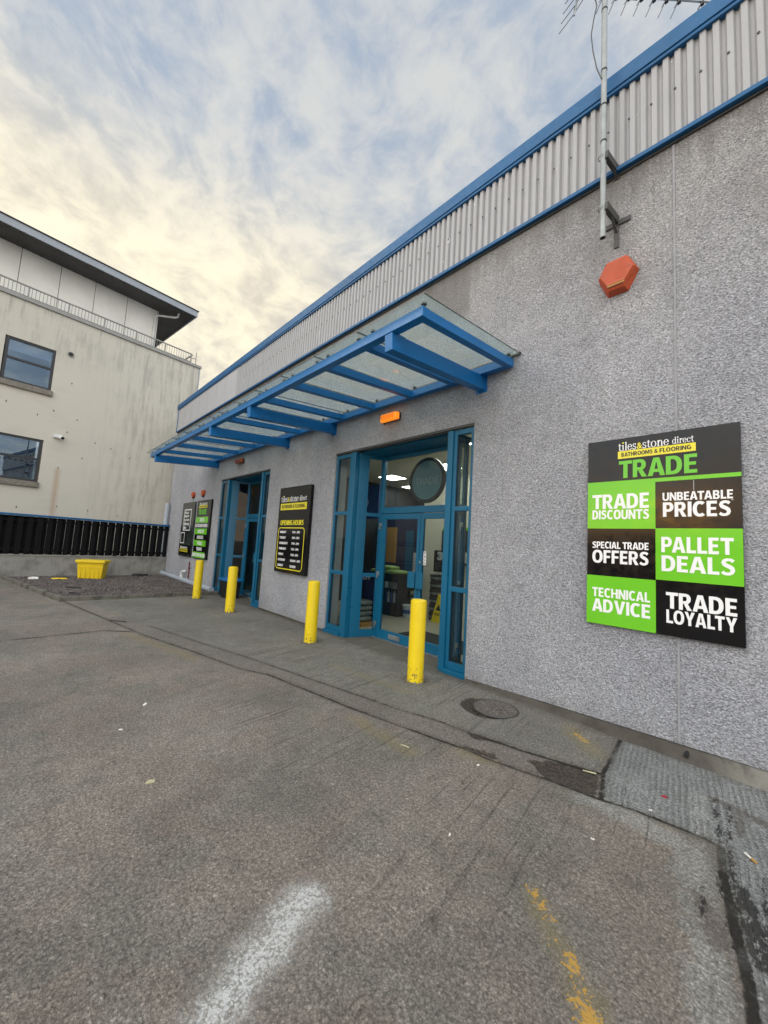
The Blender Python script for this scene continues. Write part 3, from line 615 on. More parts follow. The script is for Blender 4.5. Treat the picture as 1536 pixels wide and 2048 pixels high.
    vd2 = t.voro(p, 9, 'F1'); vc2 = t.sep(t.voro(p, 9, 'F1', 'Color'))
    gk = t.m('MULTIPLY', t.ss(vd2, .05, .03), t.m('GREATER_THAN', vc2[1], .86)); c = t.mix(t.m('MULTIPLY', gk, .9), c, (.015, .014, .013))
    t.inp(b, 'Base Color', c); t.inp(b, 'Roughness', t.mix(t.m('MAXIMUM', oi, t.m('MULTIPLY', da, .6)), (.86,)*3, (.42,)*3)); b.inputs['Specular IOR Level'].default_value = .35
    h = t.m('ADD', t.m('MULTIPLY', sp, .5), t.m('MULTIPLY', sp2, .55)); h = t.m('ADD', h, t.m('MULTIPLY', g1, t.m('MULTIPLY', gz, .55)))
    h = t.m('SUBTRACT', h, t.m('ADD', t.m('MULTIPLY', line, .55), t.m('MULTIPLY', ribm, .5))); h = t.m('SUBTRACT', h, t.m('MULTIPLY', cr, 1.6)); h = t.m('ADD', h, t.m('MULTIPLY', fine, .25))
    t.inp(b, 'Normal', t.bump(h, 1.0, .014)); return m
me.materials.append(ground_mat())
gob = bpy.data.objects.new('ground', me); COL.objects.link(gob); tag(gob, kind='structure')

# ------------------------------------------------------------------ the shop
XL, XR, ZT = -17.7, 5.0, 5.95
shop = thing('shop_building', 'long grey roughcast shop unit with blue trimmed ribbed metal cladding along its top', 'shop', (XL, 0, 0))
D1 = (-6.20, -2.97); D2 = (-12.18, -8.95); DH = 3.45; TH = .30
mb = MB()
def zb(x): return .03 + max(0, (x+2.97)/2.8)*.07 if x > -2.97 else .02
# front leaf with two openings, butted cells
for xa, xb in ((XL, D2[0]), (D2[1], D1[0])): mb.box(xa, xb, 0, TH, .02, ZT)
for dd in (D1, D2): mb.box(dd[0], dd[1], 0, TH, DH, ZT)
xs = np.linspace(D1[1], XR, 9)
for xa, xb in zip(xs[:-1], xs[1:]):
    mb.hexa([(xa, 0, zb(xa)), (xb, 0, min(zb(xb), .12)), (xb, TH, 0), (xa, TH, 0), (xa, 0, ZT), (xb, 0, ZT), (xb, TH, ZT), (xa, TH, ZT)])
mb.box(XL, XL+.3, TH, 12, .02, ZT); mb.box(XR-.3, XR, TH, 12, .02, ZT); mb.box(XL+.3, XR-.3, 11.7, 12, .02, ZT)
# weld the shared faces away
def weld(mb):
    bm = bmesh.new(); vs = [bm.verts.new(v) for v in mb.v]
    for f in mb.f:
        try: bm.faces.new([vs[i] for i in f])
        except ValueError: pass
    bmesh.ops.remove_doubles(bm, verts=bm.verts, dist=1e-5)
    cnt = {}
    for f in bm.faces: cnt.setdefault(tuple(sorted(v.index for v in f.verts)), []).append(f)
    bm.verts.index_update(); cnt = {}
    for f in bm.faces: cnt.setdefault(tuple(sorted(v.index for v in f.verts)), []).append(f)
    bmesh.ops.delete(bm, geom=[f for l in cnt.values() if len(l) > 1 for f in l], context='FACES')
    o = MB(); bm.verts.index_update(); o.v = [tuple(v.co) for v in bm.verts]; o.f = [tuple(v.index for v in f.verts) for f in bm.faces]; bm.free(); return o
weld(mb).build('wall', M['roughcast'], shop)
# smooth plaster lining of the openings
for dd in (D1, D2):
    bx(dd[0], dd[0]+.012, .003, TH, .0, DH).build('reveal', M['reveal'], shop); bx(dd[1]-.012, dd[1], .003, TH, .0, DH).build('reveal', M['reveal'], shop)
    bx(dd[0]+.012, dd[1]-.012, .004, .045, DH-.035, DH-.001).build('drip_bead', M['dark_steel'], shop)
# concrete foot below the render
pl = MB(); xs = np.linspace(D1[1], XR, 40)
for xa, xb in zip(xs[:-1], xs[1:]):
    ka, kb = [min(1, (q-D1[1])/2.0)**.8 for q in (xa, xb)]
    ja, jb = [.010*math.sin(q*7)+.006*math.sin(q*19) for q in (xa, xb)]
    pl.hexa([(xa, -.03-.13*ka+ja, -.02), (xb, -.03-.13*kb+jb, -.02), (xb, TH, -.02), (xa, TH, -.02), (xa, -.004-.03*ka, zb(xa)-.004), (xb, -.004-.03*kb, min(zb(xb), .12)-.004), (xb, TH-.01, zb(xa)-.004), (xa, TH-.01, zb(xa)-.004)])
for xa, xb in ((XL, D2[0]), (D2[1], D1[0])): bx(xa, xb, -.035, -.003, -.02, .028).build('plinth', M['plinth_concrete'], shop)
weld(pl).build('plinth', M['plinth_concrete'], shop)
wp = MB().tube([(-.665, -.12, .047), (-.665, -.03, .055)], .017, 14); wp.build('weep_pipe', M['scrap_black'], shop)
bx(-.735, -.717, -.007, -.001, .10, 5.90).build('movement_joint', M['joint'], shop)
# cladding
prof = []; cl_ = MB(); xx = -11.6; vv = []
while xx < XR:
    vv += [(xx, -.055), (xx+.045, -.055), (xx+.060, -.020), (xx+.085, -.020)]; xx += .1
nv = len(vv)
cl_.add([(a, b_, 5.97) for a, b_ in vv]+[(a, b_, 7.02) for a, b_ in vv], [(i, i+1, nv+i+1, nv+i) for i in range(nv-1)])
cl_.build('ribbed_cladding', M['cladding'], shop, fixn=False)
fl = MB(); e = np.linspace(XL+.06, -11.6, 8)
for a_, b_ in zip(e[:-1], e[1:]): fl.box(a_+.008, b_-.008, -.055, -.02, 5.97, 7.02)
fl.build('flat_cladding', M['cladding_flat'], shop)
scr = MB()
for k in range(60):
    xk = -.09-.2035*k
    if xk > -11.4: scr.lathe([(.011, 0), (.011, .006)], (0, 0, 0), 8); n_ = 16; scr.v[-n_:] = [(xk+v[0], -.056-v[2]*1.5, 6.47+v[1]) for v in scr.v[-n_:]]
scr.build('cladding_screw', M['dark_steel'], shop)['kind'] = 'stuff'
bx(XL+.02, XR-.02, -.018, TH, 5.96, 7.03).build('cladding_backing', M['shop_dark'], shop)
cp = MB(); cp.box(XL-.06, XR, -.095, .40, 6.94, 7.125); cp.box(XL-.05, XR, -.082, -.022, 6.90, 6.94)
cp.build('roof_capping', M['cap_blue'], shop, bevel=.006)
dt = MB(); dt.box(XL-.02, XR, -.068, -.003, 5.93, 5.975)
dt.build('drip_trim', M['cap_blue'], shop, bevel=.003)
bx(XL+.02, XR-.02, -.022, -.003, 5.905, 5.929).build('drip_shade_strip', M['dark_steel'], shop)  # thin dark strip added in place of the shaded gap below the trim
bx(XL-.03, XL+.06, -.065, .3, 5.973, 6.90).build('corner_trim', M['cap_blue'], shop, bevel=.004)
bx(XL, XR, .41, 12, 6.6, 6.7).build('roof', M['fascia_grey'], shop)
bx(XL+.3, XR-.3, TH+.4, 11.6, 3.72, 3.80).build('suspended_ceiling', M['shop_white'], shop)

# ---- recessed entrances
def entrance(ox, lit):
    """ox shifts the near entrance's coordinates; every pane and door leaf is a part"""
    fb, gl = M['frame_blue'], M['glass']
    X = lambda v: v+ox
    fr = MB()
    zt = 3.40
    # left and right sidelights (front plane), posts
    def sidelight(x0, x1):
        y0, y1 = .03, .10
        f = MB()
        f.box(x0, x0+.055, y0, y1, .06, zt); f.box(x1-.055, x1, y0, y1, .06, zt)
        for za, zb_ in ((.06, .15), (1.10, 1.165), (2.225, 2.29), (zt-.07, zt)): f.box(x0+.055, x1-.055, y0+.002, y1-.002, za, zb_)
        f.box(x0-.0, x1+.0, y0-.06, y1+.02, .0, .058)
        o = f.build('sidelight_frame', fb, shop, bevel=.004)
        for za, zb_ in ((.15, 1.10), (1.165, 2.225), (2.29, zt-.07)):
            bx(x0+.055, x1-.055, y0+.030, y0+.038, za, zb_).build('pane', gl, o)
            g = MB(); g.box(x0+.055, x0+.067, y0+.018, y0+.029, za, zb_); g.box(x1-.067, x1-.055, y0+.018, y0+.029, za, zb_); g.build('gasket', M['black_plastic'], o)
    sidelight(X(-6.185), X(-5.70)); sidelight(X(-3.335), X(-2.985))
    bx(X(-5.698), X(-5.56), .0, .16, .0, zt).build('corner_post', fb, shop, bevel=.006); bx(X(-3.432), X(-3.337), .0, .16, .0, zt).build('corner_post', fb, shop, bevel=.006)
    # splayed returns back to the door plane: solid panel, then a glazed bay
    for sx, (xa, ya), (xb, yb) in ((1, (-5.56, .10), (-5.38, .60)), (-1, (-3.415, .161), (-3.52, .60))):
        A_, B_ = Vector((X(xa), ya, 0)), Vector((X(xb), yb, 0)); dv = (B_-A_); Ln = dv.length; dv.normalize(); nv_ = Vector((dv.y, -dv.x, 0))*sx
        Fm = lambda u_, v_, z_: tuple(A_+dv*u_+nv_*v_+Vector((0, 0, z_)))
        f = MB()
        f.box(0, .15, -.04, .02, 0, zt, Fm); f.box(.15, .20, -.03, .012, 0, zt, Fm); f.box(Ln-.07, Ln, -.03, .012, 0, zt, Fm)
        for za, zb_ in ((0, .13), (1.09, 1.16), (2.22, 2.285), (zt-.08, zt)): f.box(.20, Ln-.07, -.028, .010, za, zb_, Fm)
        o = f.build('return_frame', fb, shop, bevel=.003)
        for za, zb_ in ((.13, 1.09), (1.16, 2.22), (2.285, zt-.08)): MB().box(.20, Ln-.07, -.012, -.004, za, zb_, Fm).build('pane', gl, o)
    # recess ceiling
    bx(X(-5.70), X(-3.40), .16, .66, zt-.01, zt+.03).build('recess_ceiling', fb, shop)
    # door plane
    y0, y1 = .55, .61; xl, xr = -5.38, -3.47
    hd = MB(); hd.box(X(xl), X(xl+.05), y0, y1, 0, 3.385); hd.box(X(xr-.05), X(xr), y0, y1, 0, 3.385)
    hd.box(X(xl+.05), X(xr-.05), y0+.001, y1-.001, 3.31, 3.384); hd.box(X(xl+.05), X(xr-.05), y0-.012, y1-.001, 2.285, 2.40)
    o = hd.build('door_surround', fb, shop, bevel=.004)
    bx(X(xl+.05), X(xr-.05), y0+.026, y0+.034, 2.40, 3.31).build('fanlight_pane', gl, o)
    xm = (xl+xr)/2+.17; xm = -4.355
    for (xa, xb, hs) in ((xl+.055, xm-.004, -1), (xm+.004, xr-.055, 1)):
        lf = MB(); sw = .125 if hs < 0 else .125
        inn = .065
        a_, b_ = (xa+.10, xb-inn) if hs < 0 else (xa+inn, xb-.10)
        lf.box(X(xa), X(a_), y0-.004, y1-.012, .012, 2.275); lf.box(X(b_), X(xb), y0-.004, y1-.012, .012, 2.275)
        lf.box(X(a_), X(b_), y0-.003, y1-.013, .012, .165); lf.box(X(a_), X(b_), y0-.003, y1-.013, 2.175, 2.275)
        o = lf.build('door_leaf', fb, shop, bevel=.004)
        bx(X(a_), X(b_), y0+.02, y0+.028, .165, 2.175).build('door_pane', gl, o)
        hx = X(xa)-.02 if hs < 0 else X(xb)+.02
        for hz in (.24, 1.15, 2.06):
            h = MB(); h.box(hx-.028, hx+.028, y0-.03, y0-.005, hz-.02, hz+.05); h.box(hx-.028, hx-.002, y0-.026, y0-.005, hz-.075, hz-.02); h.build('hinge', M['steel'], o, bevel=.004)
        hh = MB(); px0, px1 = (xm-.175, xm-.012) if hs < 0 else (xm+.008, xm+.165)
        hh.box(X(px0), X(px1), y0-.075, y0-.062, 1.0, 1.27)
        hh.box(X(px0+.05), X(px0+.09), y0-.062, y0-.005, 1.05, 1.22); hh.build('pull_plate', fb, o, bevel=.003)
        if hs < 0:
            lp = MB(); lp.box(X(-4.98), X(-4.70), y0-.014, y0-.004, .045, .125); lp.box(X(-4.96), X(-4.72), y0-.019, y0-.0145, .06, .110); lp.build('letter_plate', M['steel'], o, bevel=.003)
        else:
            lk = MB().tube([(X(xm+.035), y0-.018, 1.44), (X(xm+.035), y0-.004, 1.44)], .020, 16); lk.build('lock_cylinder', M['steel'], o)
    bx(X(xl), X(xr), y0-.06, y1+.02, -.01, .011).build('threshold', M['steel'], shop)
entrance(0, True); entrance(-5.98, False)
# PULL sticker on the glass of the near right-hand leaf
sk = thing('pull_sticker', 'small white vertical sticker lettered PULL on the near door glass', 'sticker', (-4.25, .56, 1.4))
bx(-4.275, -4.215, .5655, .5692, 1.40, 1.625).build('sticker_sheet', M['letter_white'], sk)
for i_, ch in enumerate('PULL'): capsmesh(ch, -4.262, -4.228, 1.575-i_*.052, 1.612-i_*.052, .5654, .001).build('letter', M['letter_black'], sk)

# ------------------------------------------------------------------ canopy
can = thing('entrance_canopy', 'blue steel canopy with dusty glass sheets over both shop entrances', 'canopy', (-13.1, 0, 3.9))
zc = lambda yv: 4.115 + .085*yv      # frame centreline, falling towards the yard  (yv negative)
def cbeam(xa, ya, xb, yb, wd=.09, ht=.10): return MB().beam((xa, ya, zc(ya)), (xb, yb, zc(yb)), wd, ht)
cb = M['canopy_blue']
cbeam(-13.14, -1.75, -2.405, -1.75, .10, .105).build('front_rail', cb, can, bevel=.005)
cbeam(-13.14, -.075, -2.405, -.075, .10, .105).build('wall_rail', cb, can, bevel=.005)
for xr_ in (-13.09, -12.02, -10.85, -9.72, -8.62, -7.52, -6.72, -5.93, -5.03, -4.14, -3.33, -2.455):
    cbeam(xr_, -1.70, xr_, -.125, .09, .10).build('rafter', cb, can, bevel=.004)
for xb_ in (-12.60, -8.17, -6.32, -2.885):
    b_ = MB(); a0, a1 = (xb_, -.005, 3.965), (xb_, -1.79, 3.815)
    b_.beam(a0, a1, .115, .185); b_.box(xb_-.05, xb_+.05, -1.70, -1.58, 3.90, zc(-1.64)-.04); b_.box(xb_-.05, xb_+.05, -.2, -.08, 4.03, zc(-.15)-.045)
    b_.box(xb_-.09, xb_+.09, -.012, -.001, 3.84, 4.09)
    b_.build('bracket_beam', cb, can, bevel=.006)
sm = [-13.28, -12.42, -11.5, -10.6, -9.72, -8.84, -8.0, -7.53, -6.72, -5.91, -5.08, -4.19, -3.32, -2.315]
zg = lambda yv: zc(yv)+.095
for a_, b_ in zip(sm[:-1], sm[1:]):
    g = MB(); ya, yb = -1.885, -.012; a_ += .006; b_ -= .006
    g.hexa([(a_, ya, zg(ya)), (b_, ya, zg(ya)), (b_, yb, zg(yb)), (a_, yb, zg(yb)), (a_, ya, zg(ya)+.013), (b_, ya, zg(ya)+.013), (b_, yb, zg(yb)+.013), (a_, yb, zg(yb)+.013)])
    o = g.build('glass_sheet', M['canopy_glass'], can); o.data.materials.append(M['glass_edge'])
    for pf in o.data.polygons:
        if abs(pf.normal.z) < .5: pf.material_index = 1
    fx = MB()
    for xf in (a_+.12, b_-.12):
        for yf in (-1.75, -.10):
            zz0 = zc(yf)+.05; fx.lathe([(.012, 0), (.012, .044), (.028, .046), (.028, .068), (.022, .074)], (xf, yf, zz0), 12)
    fx.build('glass_fixing', M['dark_steel'], o)
ed = MB(); ed.beam((-13.28, -.02, zg(-.02)+.018), (-2.315, -.02, zg(-.02)+.018), .03, .018); ed.build('wall_seal', M['black_plastic'], can)

# ------------------------------------------------------------------ bollards
bol = thing('bollard', 'yellow bollard nearest the camera in front of the near glazed entrance', 'bollard', (-3.31, -.60, 0), 'yellow bollards along the shop front')
bm_ = MB().lathe([(.105, -.02), (.106, .03), (.1025, .06), (.1025, .985), (.100, 1.0), (.085, 1.012), (.04, 1.019), (.003, 1.021)], (-3.31, -.60, 0), 40)
bm_.build('post', M['bollard_yellow'], bol, smooth=True)
gb = MB()
nn = 28
for k in range(nn):
    a0 = 2*math.pi*k/nn; a1 = 2*math.pi*(k+1)/nn; r0_ = .128+.02*math.sin(k*2.1)+.012*math.sin(k*5.3); r1_ = .128+.02*math.sin((k+1)*2.1)+.012*math.sin((k+1)*5.3)
    if k == nn-1: r1_ = .128+.0
    if k == 0: r0_ = .128
    gb.add([(-3.31+.10*math.cos(a0), -.6+.10*math.sin(a0), .016), (-3.31+.10*math.cos(a1), -.6+.10*math.sin(a1), .016), (-3.31+r1_*math.cos(a1), -.6+r1_*math.sin(a1), -.004), (-3.31+r0_*math.cos(a0), -.6+r0_*math.sin(a0), -.004)], [(0, 1, 2, 3)])
gb.build('mortar_collar', M['kerb_concrete'], bol, fixn=False)
for (xb_, yb_), lb in (((-5.6, -.68), 'yellow bollard between the opening hours board and the near glazed entrance'), ((-8.74, -.79), 'yellow bollard standing before the far recessed entrance and its black bin'), ((-10.95, -.80), 'yellow bollard beside the gravel bed kerb, farthest from the camera')):
    r = dup(bol, (xb_, yb_, 0), lb); r.rotation_euler.z = rng.uniform(0, 6)

# ------------------------------------------------------------------ trade sign (big, on the near wall)
def board(name, label, x0, x1, z0, z1, y=-.045, mat=None):
    o = thing(name, label, 'sign', (x0, 0, z0))
    bx(x0, x1, y, -.004, z0, z1).build('board', mat or M['sign_black'], o, bevel=.002)
    return o
Y0 = -.047
sg = board('trade_sign', 'large square black and green wall board listing trade discounts and pallet deals', -1.488, -.278, 1.01, 2.905)
def panel(x0, x1, z0, z1, root=sg, y=Y0): bx(x0, x1, y-.0015, y+.001, z0, z1).build('green_panel', M['sign_green'], root)
panel(-1.487, -.8862, 1.98, 2.466); panel(-.8862, -.279, 2.430, 2.466); panel(-.8862, -.279, 1.505, 1.985); panel(-1.487, -.8862, 1.012, 1.497)
wordmark(sg, -1.200, -.590, 2.775, 2.862, 2.692, 2.770, -1.204, -.578, Y0)
def txt(root, s_, x0, x1, z0, z1, mat, y=Y0, bold=.028, nm='lettering'):
    if all(c in 'ABCDEFGHIKLMNOPRSTUVWY ' for c in s_): return capsmesh(s_, x0, x1, z0, z1, y-.0012).build(nm, mat, root)
    return textmesh(s_, x0, x1, z0, z1, y-.0016, bold, .002).build(nm, mat, root)
W = M['letter_white']
txt(sg, 'TRADE', -1.194, -.570, 2.490, 2.667, M['letter_green'], bold=.045)
txt(sg, 'TRADE', -1.441, -.938, 2.182, 2.332, W, bold=.045); txt(sg, 'DISCOUNTS', -1.440, -.937, 2.075, 2.170, W, bold=.04)
txt(sg, 'UNBEATABLE', -.829, -.335, 2.243, 2.320, W, bold=.045); txt(sg, 'PRICES', -.827, -.350, 2.092, 2.228, W, bold=.045)
txt(sg, '*', -.347, -.331, 2.222, 2.238, W)
txt(sg, 'SPECIAL', -1.437, -1.178, 1.776, 1.845, W); txt(sg, 'TRADE', -1.160, -.942, 1.776, 1.845, W); txt(sg, 'OFFERS', -1.436, -.942, 1.627, 1.758, W, bold=.045)
txt(sg, 'PALLET', -.841, -.337, 1.762, 1.905, W, bold=.045); txt(sg, 'DEALS', -.840, -.332, 1.588, 1.733, W, bold=.045)
txt(sg, 'TECHNICAL', -1.434, -.931, 1.283, 1.375, W, bold=.04); txt(sg, 'ADVICE', -1.434, -.931, 1.134, 1.262, W, bold=.045)
txt(sg, 'TRADE', -.808, -.326, 1.255, 1.400, W, bold=.045); txt(sg, 'LOYALTY', -.806, -.327, 1.124, 1.243, W, bold=.045)
bx(-.600, -.594, Y0-.0012, Y0+.001, 2.33, 2.425).build('scratch', M['galv'], sg)

# opening hours board between the entrances
oh = board('opening_hours_sign', 'tall black board with yellow framed opening hours between the two entrances', -8.19, -6.885, .97, 2.88, -.08)
Yh = -.082
wordmark(oh, -8.10, -7.02, 2.545, 2.69, 2.36, 2.51, -8.11, -7.0, Yh)
txt(oh, 'OPENING HOURS', -8.06, -7.07, 2.02, 2.13, M['letter_yellow'], Yh)
fx0, fx1, fz0, fz1, cr_, th_ = -8.13, -7.005, 1.04, 1.968, .09, .020
fr_ = MB()
for (cx, cz, a0) in ((fx1-cr_, fz1-cr_, 0), (fx0+cr_, fz1-cr_, 90), (fx0+cr_, fz0+cr_, 180), (fx1-cr_, fz0+cr_, 270)): fr_.ring(cx, cz, cr_, cr_, cr_-th_, cr_-th_, Yh-.0015, Yh+.001, a0, a0+90, 8)
for q in ((fx0+cr_, fx1-cr_, fz1-th_, fz1), (fx0+cr_, fx1-cr_, fz0, fz0+th_), (fx0, fx0+th_, fz0+cr_, fz1-cr_), (fx1-th_, fx1, fz0+cr_, fz1-cr_)): fr_.box(q[0], q[1], Yh-.0015, Yh+.001, q[2], q[3])
fr_.build('hours_frame', M['letter_yellow'], oh)
for i_, (dn, hr, wd_, wh_) in enumerate((('MONDAY', '7AM - 5PM', .27, .30), ('TUESDAY', '7AM - 5PM', .27, .30), ('WEDNESDAY', '7AM - 5PM', .375, .30), ('THURSDAY', '7AM - 5PM', .32, .30), ('FRIDAY', '7AM - 5PM', .22, .30), ('SATURDAY', '8.30AM - 5PM', .32, .40), ('SUNDAY', 'CLOSED', .25, .24))):
    zl = 1.838-i_*.1232
    txt(oh, dn, -8.04, -8.04+wd_, zl, zl+.050, W, Yh); txt(oh, hr, -7.495, -7.495+wh_, zl, zl+.050, W, Yh)

# far pair of boards
tl = board('trade_list_sign', 'tall narrow black and green striped board listing tiles and tools beside the far entrance', -14.01, -12.70, .92, 2.86, -.06)
Yt = -.062
wordmark(tl, -13.78, -13.05, 2.70, 2.80, 2.60, 2.695, -13.80, -13.04, Yt)
txt(tl, 'TRADE', -13.80, -13.05, 2.38, 2.555, M['letter_green'], Yt, .045)
for i_, (s_, wd_) in enumerate((('TILES', .42), ('OUTDOOR PAVING', 1.15), ('GROUTS', .62), ('ADHESIVES', .60), ('TOOLS', .52), ('TRIMS', .52), ('UNDERFLOOR HEATING', 1.25))):
    zc_ = 2.205-i_*.1935; cx = -13.42
    if i_ % 2 == 0: panel(-14.009, -12.86, zc_-.097, zc_+.097, tl, Yt)
    txt(tl, s_, cx-wd_/2, cx+wd_/2, zc_-.055, zc_+.055, W, Yt, .045)
def photo_panel():
    m, t, b = shader('poster_print'); p = t.pos(); n = t.noise(t.vm('MULTIPLY', p, (2.4, 1, 1.2)), 1.6, 5, .6); v_ = t.noise(t.vm('MULTIPLY', p, (9, 1, .7)), 1.4, 4)
    c = t.mix(t.ss(n, .42, .60), (.012, .014, .014), (.045, .060, .050)); c = t.mix(t.m('MULTIPLY', t.ss(v_, .60, .68), .5), c, (.12, .13, .12))
    t.inp(b, 'Base Color', c); b.inputs['Roughness'].default_value = .2; return m
M['poster_print'] = photo_panel()
ps_ = board('kitchen_poster_sign', 'dark photographic poster board with white framed slogan, leftmost on the far wall', -15.62, -14.27, .92, 2.85, -.06, M['poster_print'])
def frame4(x0, x1, z0, z1, th, nm='white_frame', y=Yt):
    f = MB(); f.box(x0, x1, y-.0015, y+.001, z1-th, z1); f.box(x0, x1, y-.0015, y+.001, z0, z0+th); f.box(x0, x0+th, y-.0015, y+.001, z0+th, z1-th); f.box(x1-th, x1, y-.0015, y+.001, z0+th, z1-th); return f.build(nm, W, ps_)
frame4(-15.35, -14.57, 1.83, 2.60, .035); frame4(-15.52, -15.09, 1.37, 1.77, .03)
for i_, (s_, wd_) in enumerate((('We can', .40), ('inspire', .48), ('you with', .55), ('different', .58), ('tiles', .30))): txt(ps_, s_, -15.29, -15.29+wd_, 2.43-i_*.135, 2.53-i_*.135, W, Yt, .02)
bx(-15.60, -14.29, Yt-.001, Yt+.001, 1.0, 1.31).build('black_footer', M['sign_black'], ps_)
wordmark(ps_, -15.45, -14.62, 1.20, 1.28, 1.075, 1.185, -15.46, -14.60, Yt-.0015)

# ------------------------------------------------------------------ wall fittings
al = thing('alarm_box', 'large orange hexagonal alarm siren box high on the near wall', 'alarm box', (-1.215, 0, 4.71))
fr6 = [(-1.292, 4.839), (-1.365, 4.712), (-1.300, 4.588), (-1.130, 4.588), (-1.056, 4.705), (-1.138, 4.842)]
ba6 = [(-1.318, 4.895), (-1.405, 4.714), (-1.318, 4.512), (-1.118, 4.510), (-1.022, 4.706), (-1.118, 4.902)]
mid6 = [(-1.312, 4.870), (-1.392, 4.714), (-1.286, 4.535), (-1.145, 4.534), (-1.036, 4.706), (-1.122, 4.872)]
ax = MB(); ax.add([(a, -.118, b) for a, b in fr6]+[(a, -.085, b) for a, b in mid6]+[(a, -.002, b) for a, b in ba6],
    [(0, 1, 2, 3, 4, 5)]+[(i, (i+1) % 6, 6+(i+1) % 6, 6+i) for i in range(6)]+[(6+i, 6+(i+1) % 6, 12+(i+1) % 6, 12+i) for i in range(6)]+[tuple(range(17, 11, -1))])
ax.build('case', M['alarm_orange'], al, bevel=.004)
MB().add([(-1.300, -.119, 4.592), (-1.130, -.119, 4.592), (-1.137, -.109, 4.570), (-1.294, -.109, 4.570)], [(0, 1, 2, 3)]).add([(-1.300, -.112, 4.592), (-1.130, -.112, 4.592), (-1.137, -.102, 4.570), (-1.294, -.102, 4.570)], [(3, 2, 1, 0)]).build('faded_strip', M['alarm_pale'], al, fixn=False)
for sx_ in (-1.335, -1.085): MB().tube([(sx_, -.119, 4.712), (sx_, -.1175, 4.712)], .007, 10).build('cover_screw', M['dark_steel'], al)
MB().beam((-1.287, -.101, 4.562), (-1.150, -.101, 4.562), .006, .008).build('sounder_slot', M['scrap_black'], al)
rb = MB()
for k in range(7):
    zq = 4.63+k*.030; s_ = .065-abs(zq-4.72)*.22; rb.beam((-1.21-s_-.06, -.1185, zq), (-1.21+s_+.05, -.1185, zq), .0022, .004)
rb.build('moulded_rib', M['alarm_orange'], al)

def bulkhead(x0, label, mat):
    o = thing('wall_light', label, 'wall light', (x0, 0, 3.84), None)
    bs = bx(x0-.215, x0+.215, -.035, -.002, 3.785, 3.915); bs.build('backplate', M['black_plastic'], o, bevel=.02)
    pf = [(-.205, 0), (-.20, -.055), (-.16, -.085), (.16, -.085), (.20, -.055), (.205, 0)]
    ln = MB(); n_ = len(pf); zs = [(-.056, .0), (-.048, .018), (.048, .018), (.056, .0)]
    vs = []
    for (zq, dq) in zs: vs += [(x0+a*(1-dq*.3), -.036+b*(.80 if dq == 0 else 1), 3.85+zq) for a, b in pf]
    fs = [(i*n_+k, i*n_+k+1, (i+1)*n_+k+1, (i+1)*n_+k) for i in range(len(zs)-1) for k in range(n_-1)]+[tuple(range(n_-1, -1, -1)), tuple((len(zs)-1)*n_+k for k in range(n_))]
    ln.add(vs, fs); l_ = ln.build('lens', mat, o, bevel=.006)
    lv = MB()
    for k in (-.030, -.010, .010, .030): lv.box(x0-.165, x0+.165, -.1275, -.1222, 3.85+k-.0028, 3.85+k+.0028)
    lv.build('lens_rib', M['amber_rib'] if mat.name == 'amber_lit' else mat, l_)
bulkhead(-4.64, 'glowing amber bulkhead lamp on the wall above the near entrance', M['amber_lit'])
bulkhead(-10.79, 'unlit dull orange bulkhead lamp on the wall above the far entrance', M['lens_off'])
for xq, lb in ((-14.65, 'small orange alarm sounder over the poster board, the left of the pair'), (-13.63, 'small orange alarm sounder over the green striped board, the right of the pair')):
    o = thing('wall_sounder', lb, 'sounder', (xq, 0, 3.1), 'small sounders on the far wall')
    MB().prism([(xq-.11, 3.18), (xq-.11, 3.08), (xq-.05, 3.02), (xq+.05, 3.02), (xq+.11, 3.08), (xq+.11, 3.18), (xq+.06, 3.21), (xq-.06, 3.21)], -.08, -.002).build('case', M['alarm_orange'], o, bevel=.01)
    MB().prism([(xq-.04, 3.035), (xq-.025, 2.98), (xq+.025, 2.98), (xq+.04, 3.035)], -.07, -.02).build('strobe_lens', M['scrap_black'], o, bevel=.006)

# aerial
an = thing('tv_aerial', 'galvanised aerial mast with comb antenna bracketed to the wall over the alarm box', 'aerial', (-1.30, -.25, 5.05))
ms = MB(); ms.tube([(-1.30, -.25, 5.06), (-1.30, -.25, 8.35)], .029, 20, caps=True)
ms.build('mast', M['galv'], an, smooth=True)
MB().tube([(-1.30, -.25, 5.0595), (-1.30, -.25, 5.058)], .024, 18).build('mast_bore', M['scrap_black'], an)
for zq in (6.18, 6.62, 7.05, 7.82): MB().tube([(-1.30, -.25, zq), (-1.30, -.25, zq+.016)], .032, 18).build('tape_band', M['scrap_black'], an)
for zq in (5.40, 6.00):
    b_ = MB(); b_.beam((-1.27, -.27, zq), (-1.235, -.008, zq-.02), .045, .09)
    b_.box(-1.36, -1.10, -.018, -.002, zq-.085 if zq < 5.9 else zq-.10, zq-.030 if zq < 5.9 else zq-.045)
    b_.box(-1.262, -1.212, -.014, -.003, zq-.34 if zq < 5.9 else zq-.12, zq-.02)
    b_.beam((-1.25, -.17, zq-.035), (-1.237, -.014, zq-.16 if zq < 5.9 else zq-.10), .02, .02)
    o = b_.build('wall_bracket', M['dark_steel'], an, bevel=.003)
    MB().tube([(-1.30+.047*math.cos(a), -.25+.047*math.sin(a), zq+.0) for a in np.linspace(.2, 2*math.pi-1.2, 14)], .005, 8).build('u_bolt', M['steel'], o)
MB().tube([(-1.315, -.285, 6.94), (-1.36, -.30, 7.1), (-1.40, -.30, 7.35), (-1.425, -.29, 7.6), (-1.40, -.28, 7.8), (-1.375, -.27, 7.95), (-1.395, -.25, 8.06), (-1.42, -.23, 8.15)], .006, 8).build('cable', M['dark_steel'], an)
bdir = Vector((.68, .735, 0)).normalized(); bo_ = Vector((-1.34, -.20, 8.14))
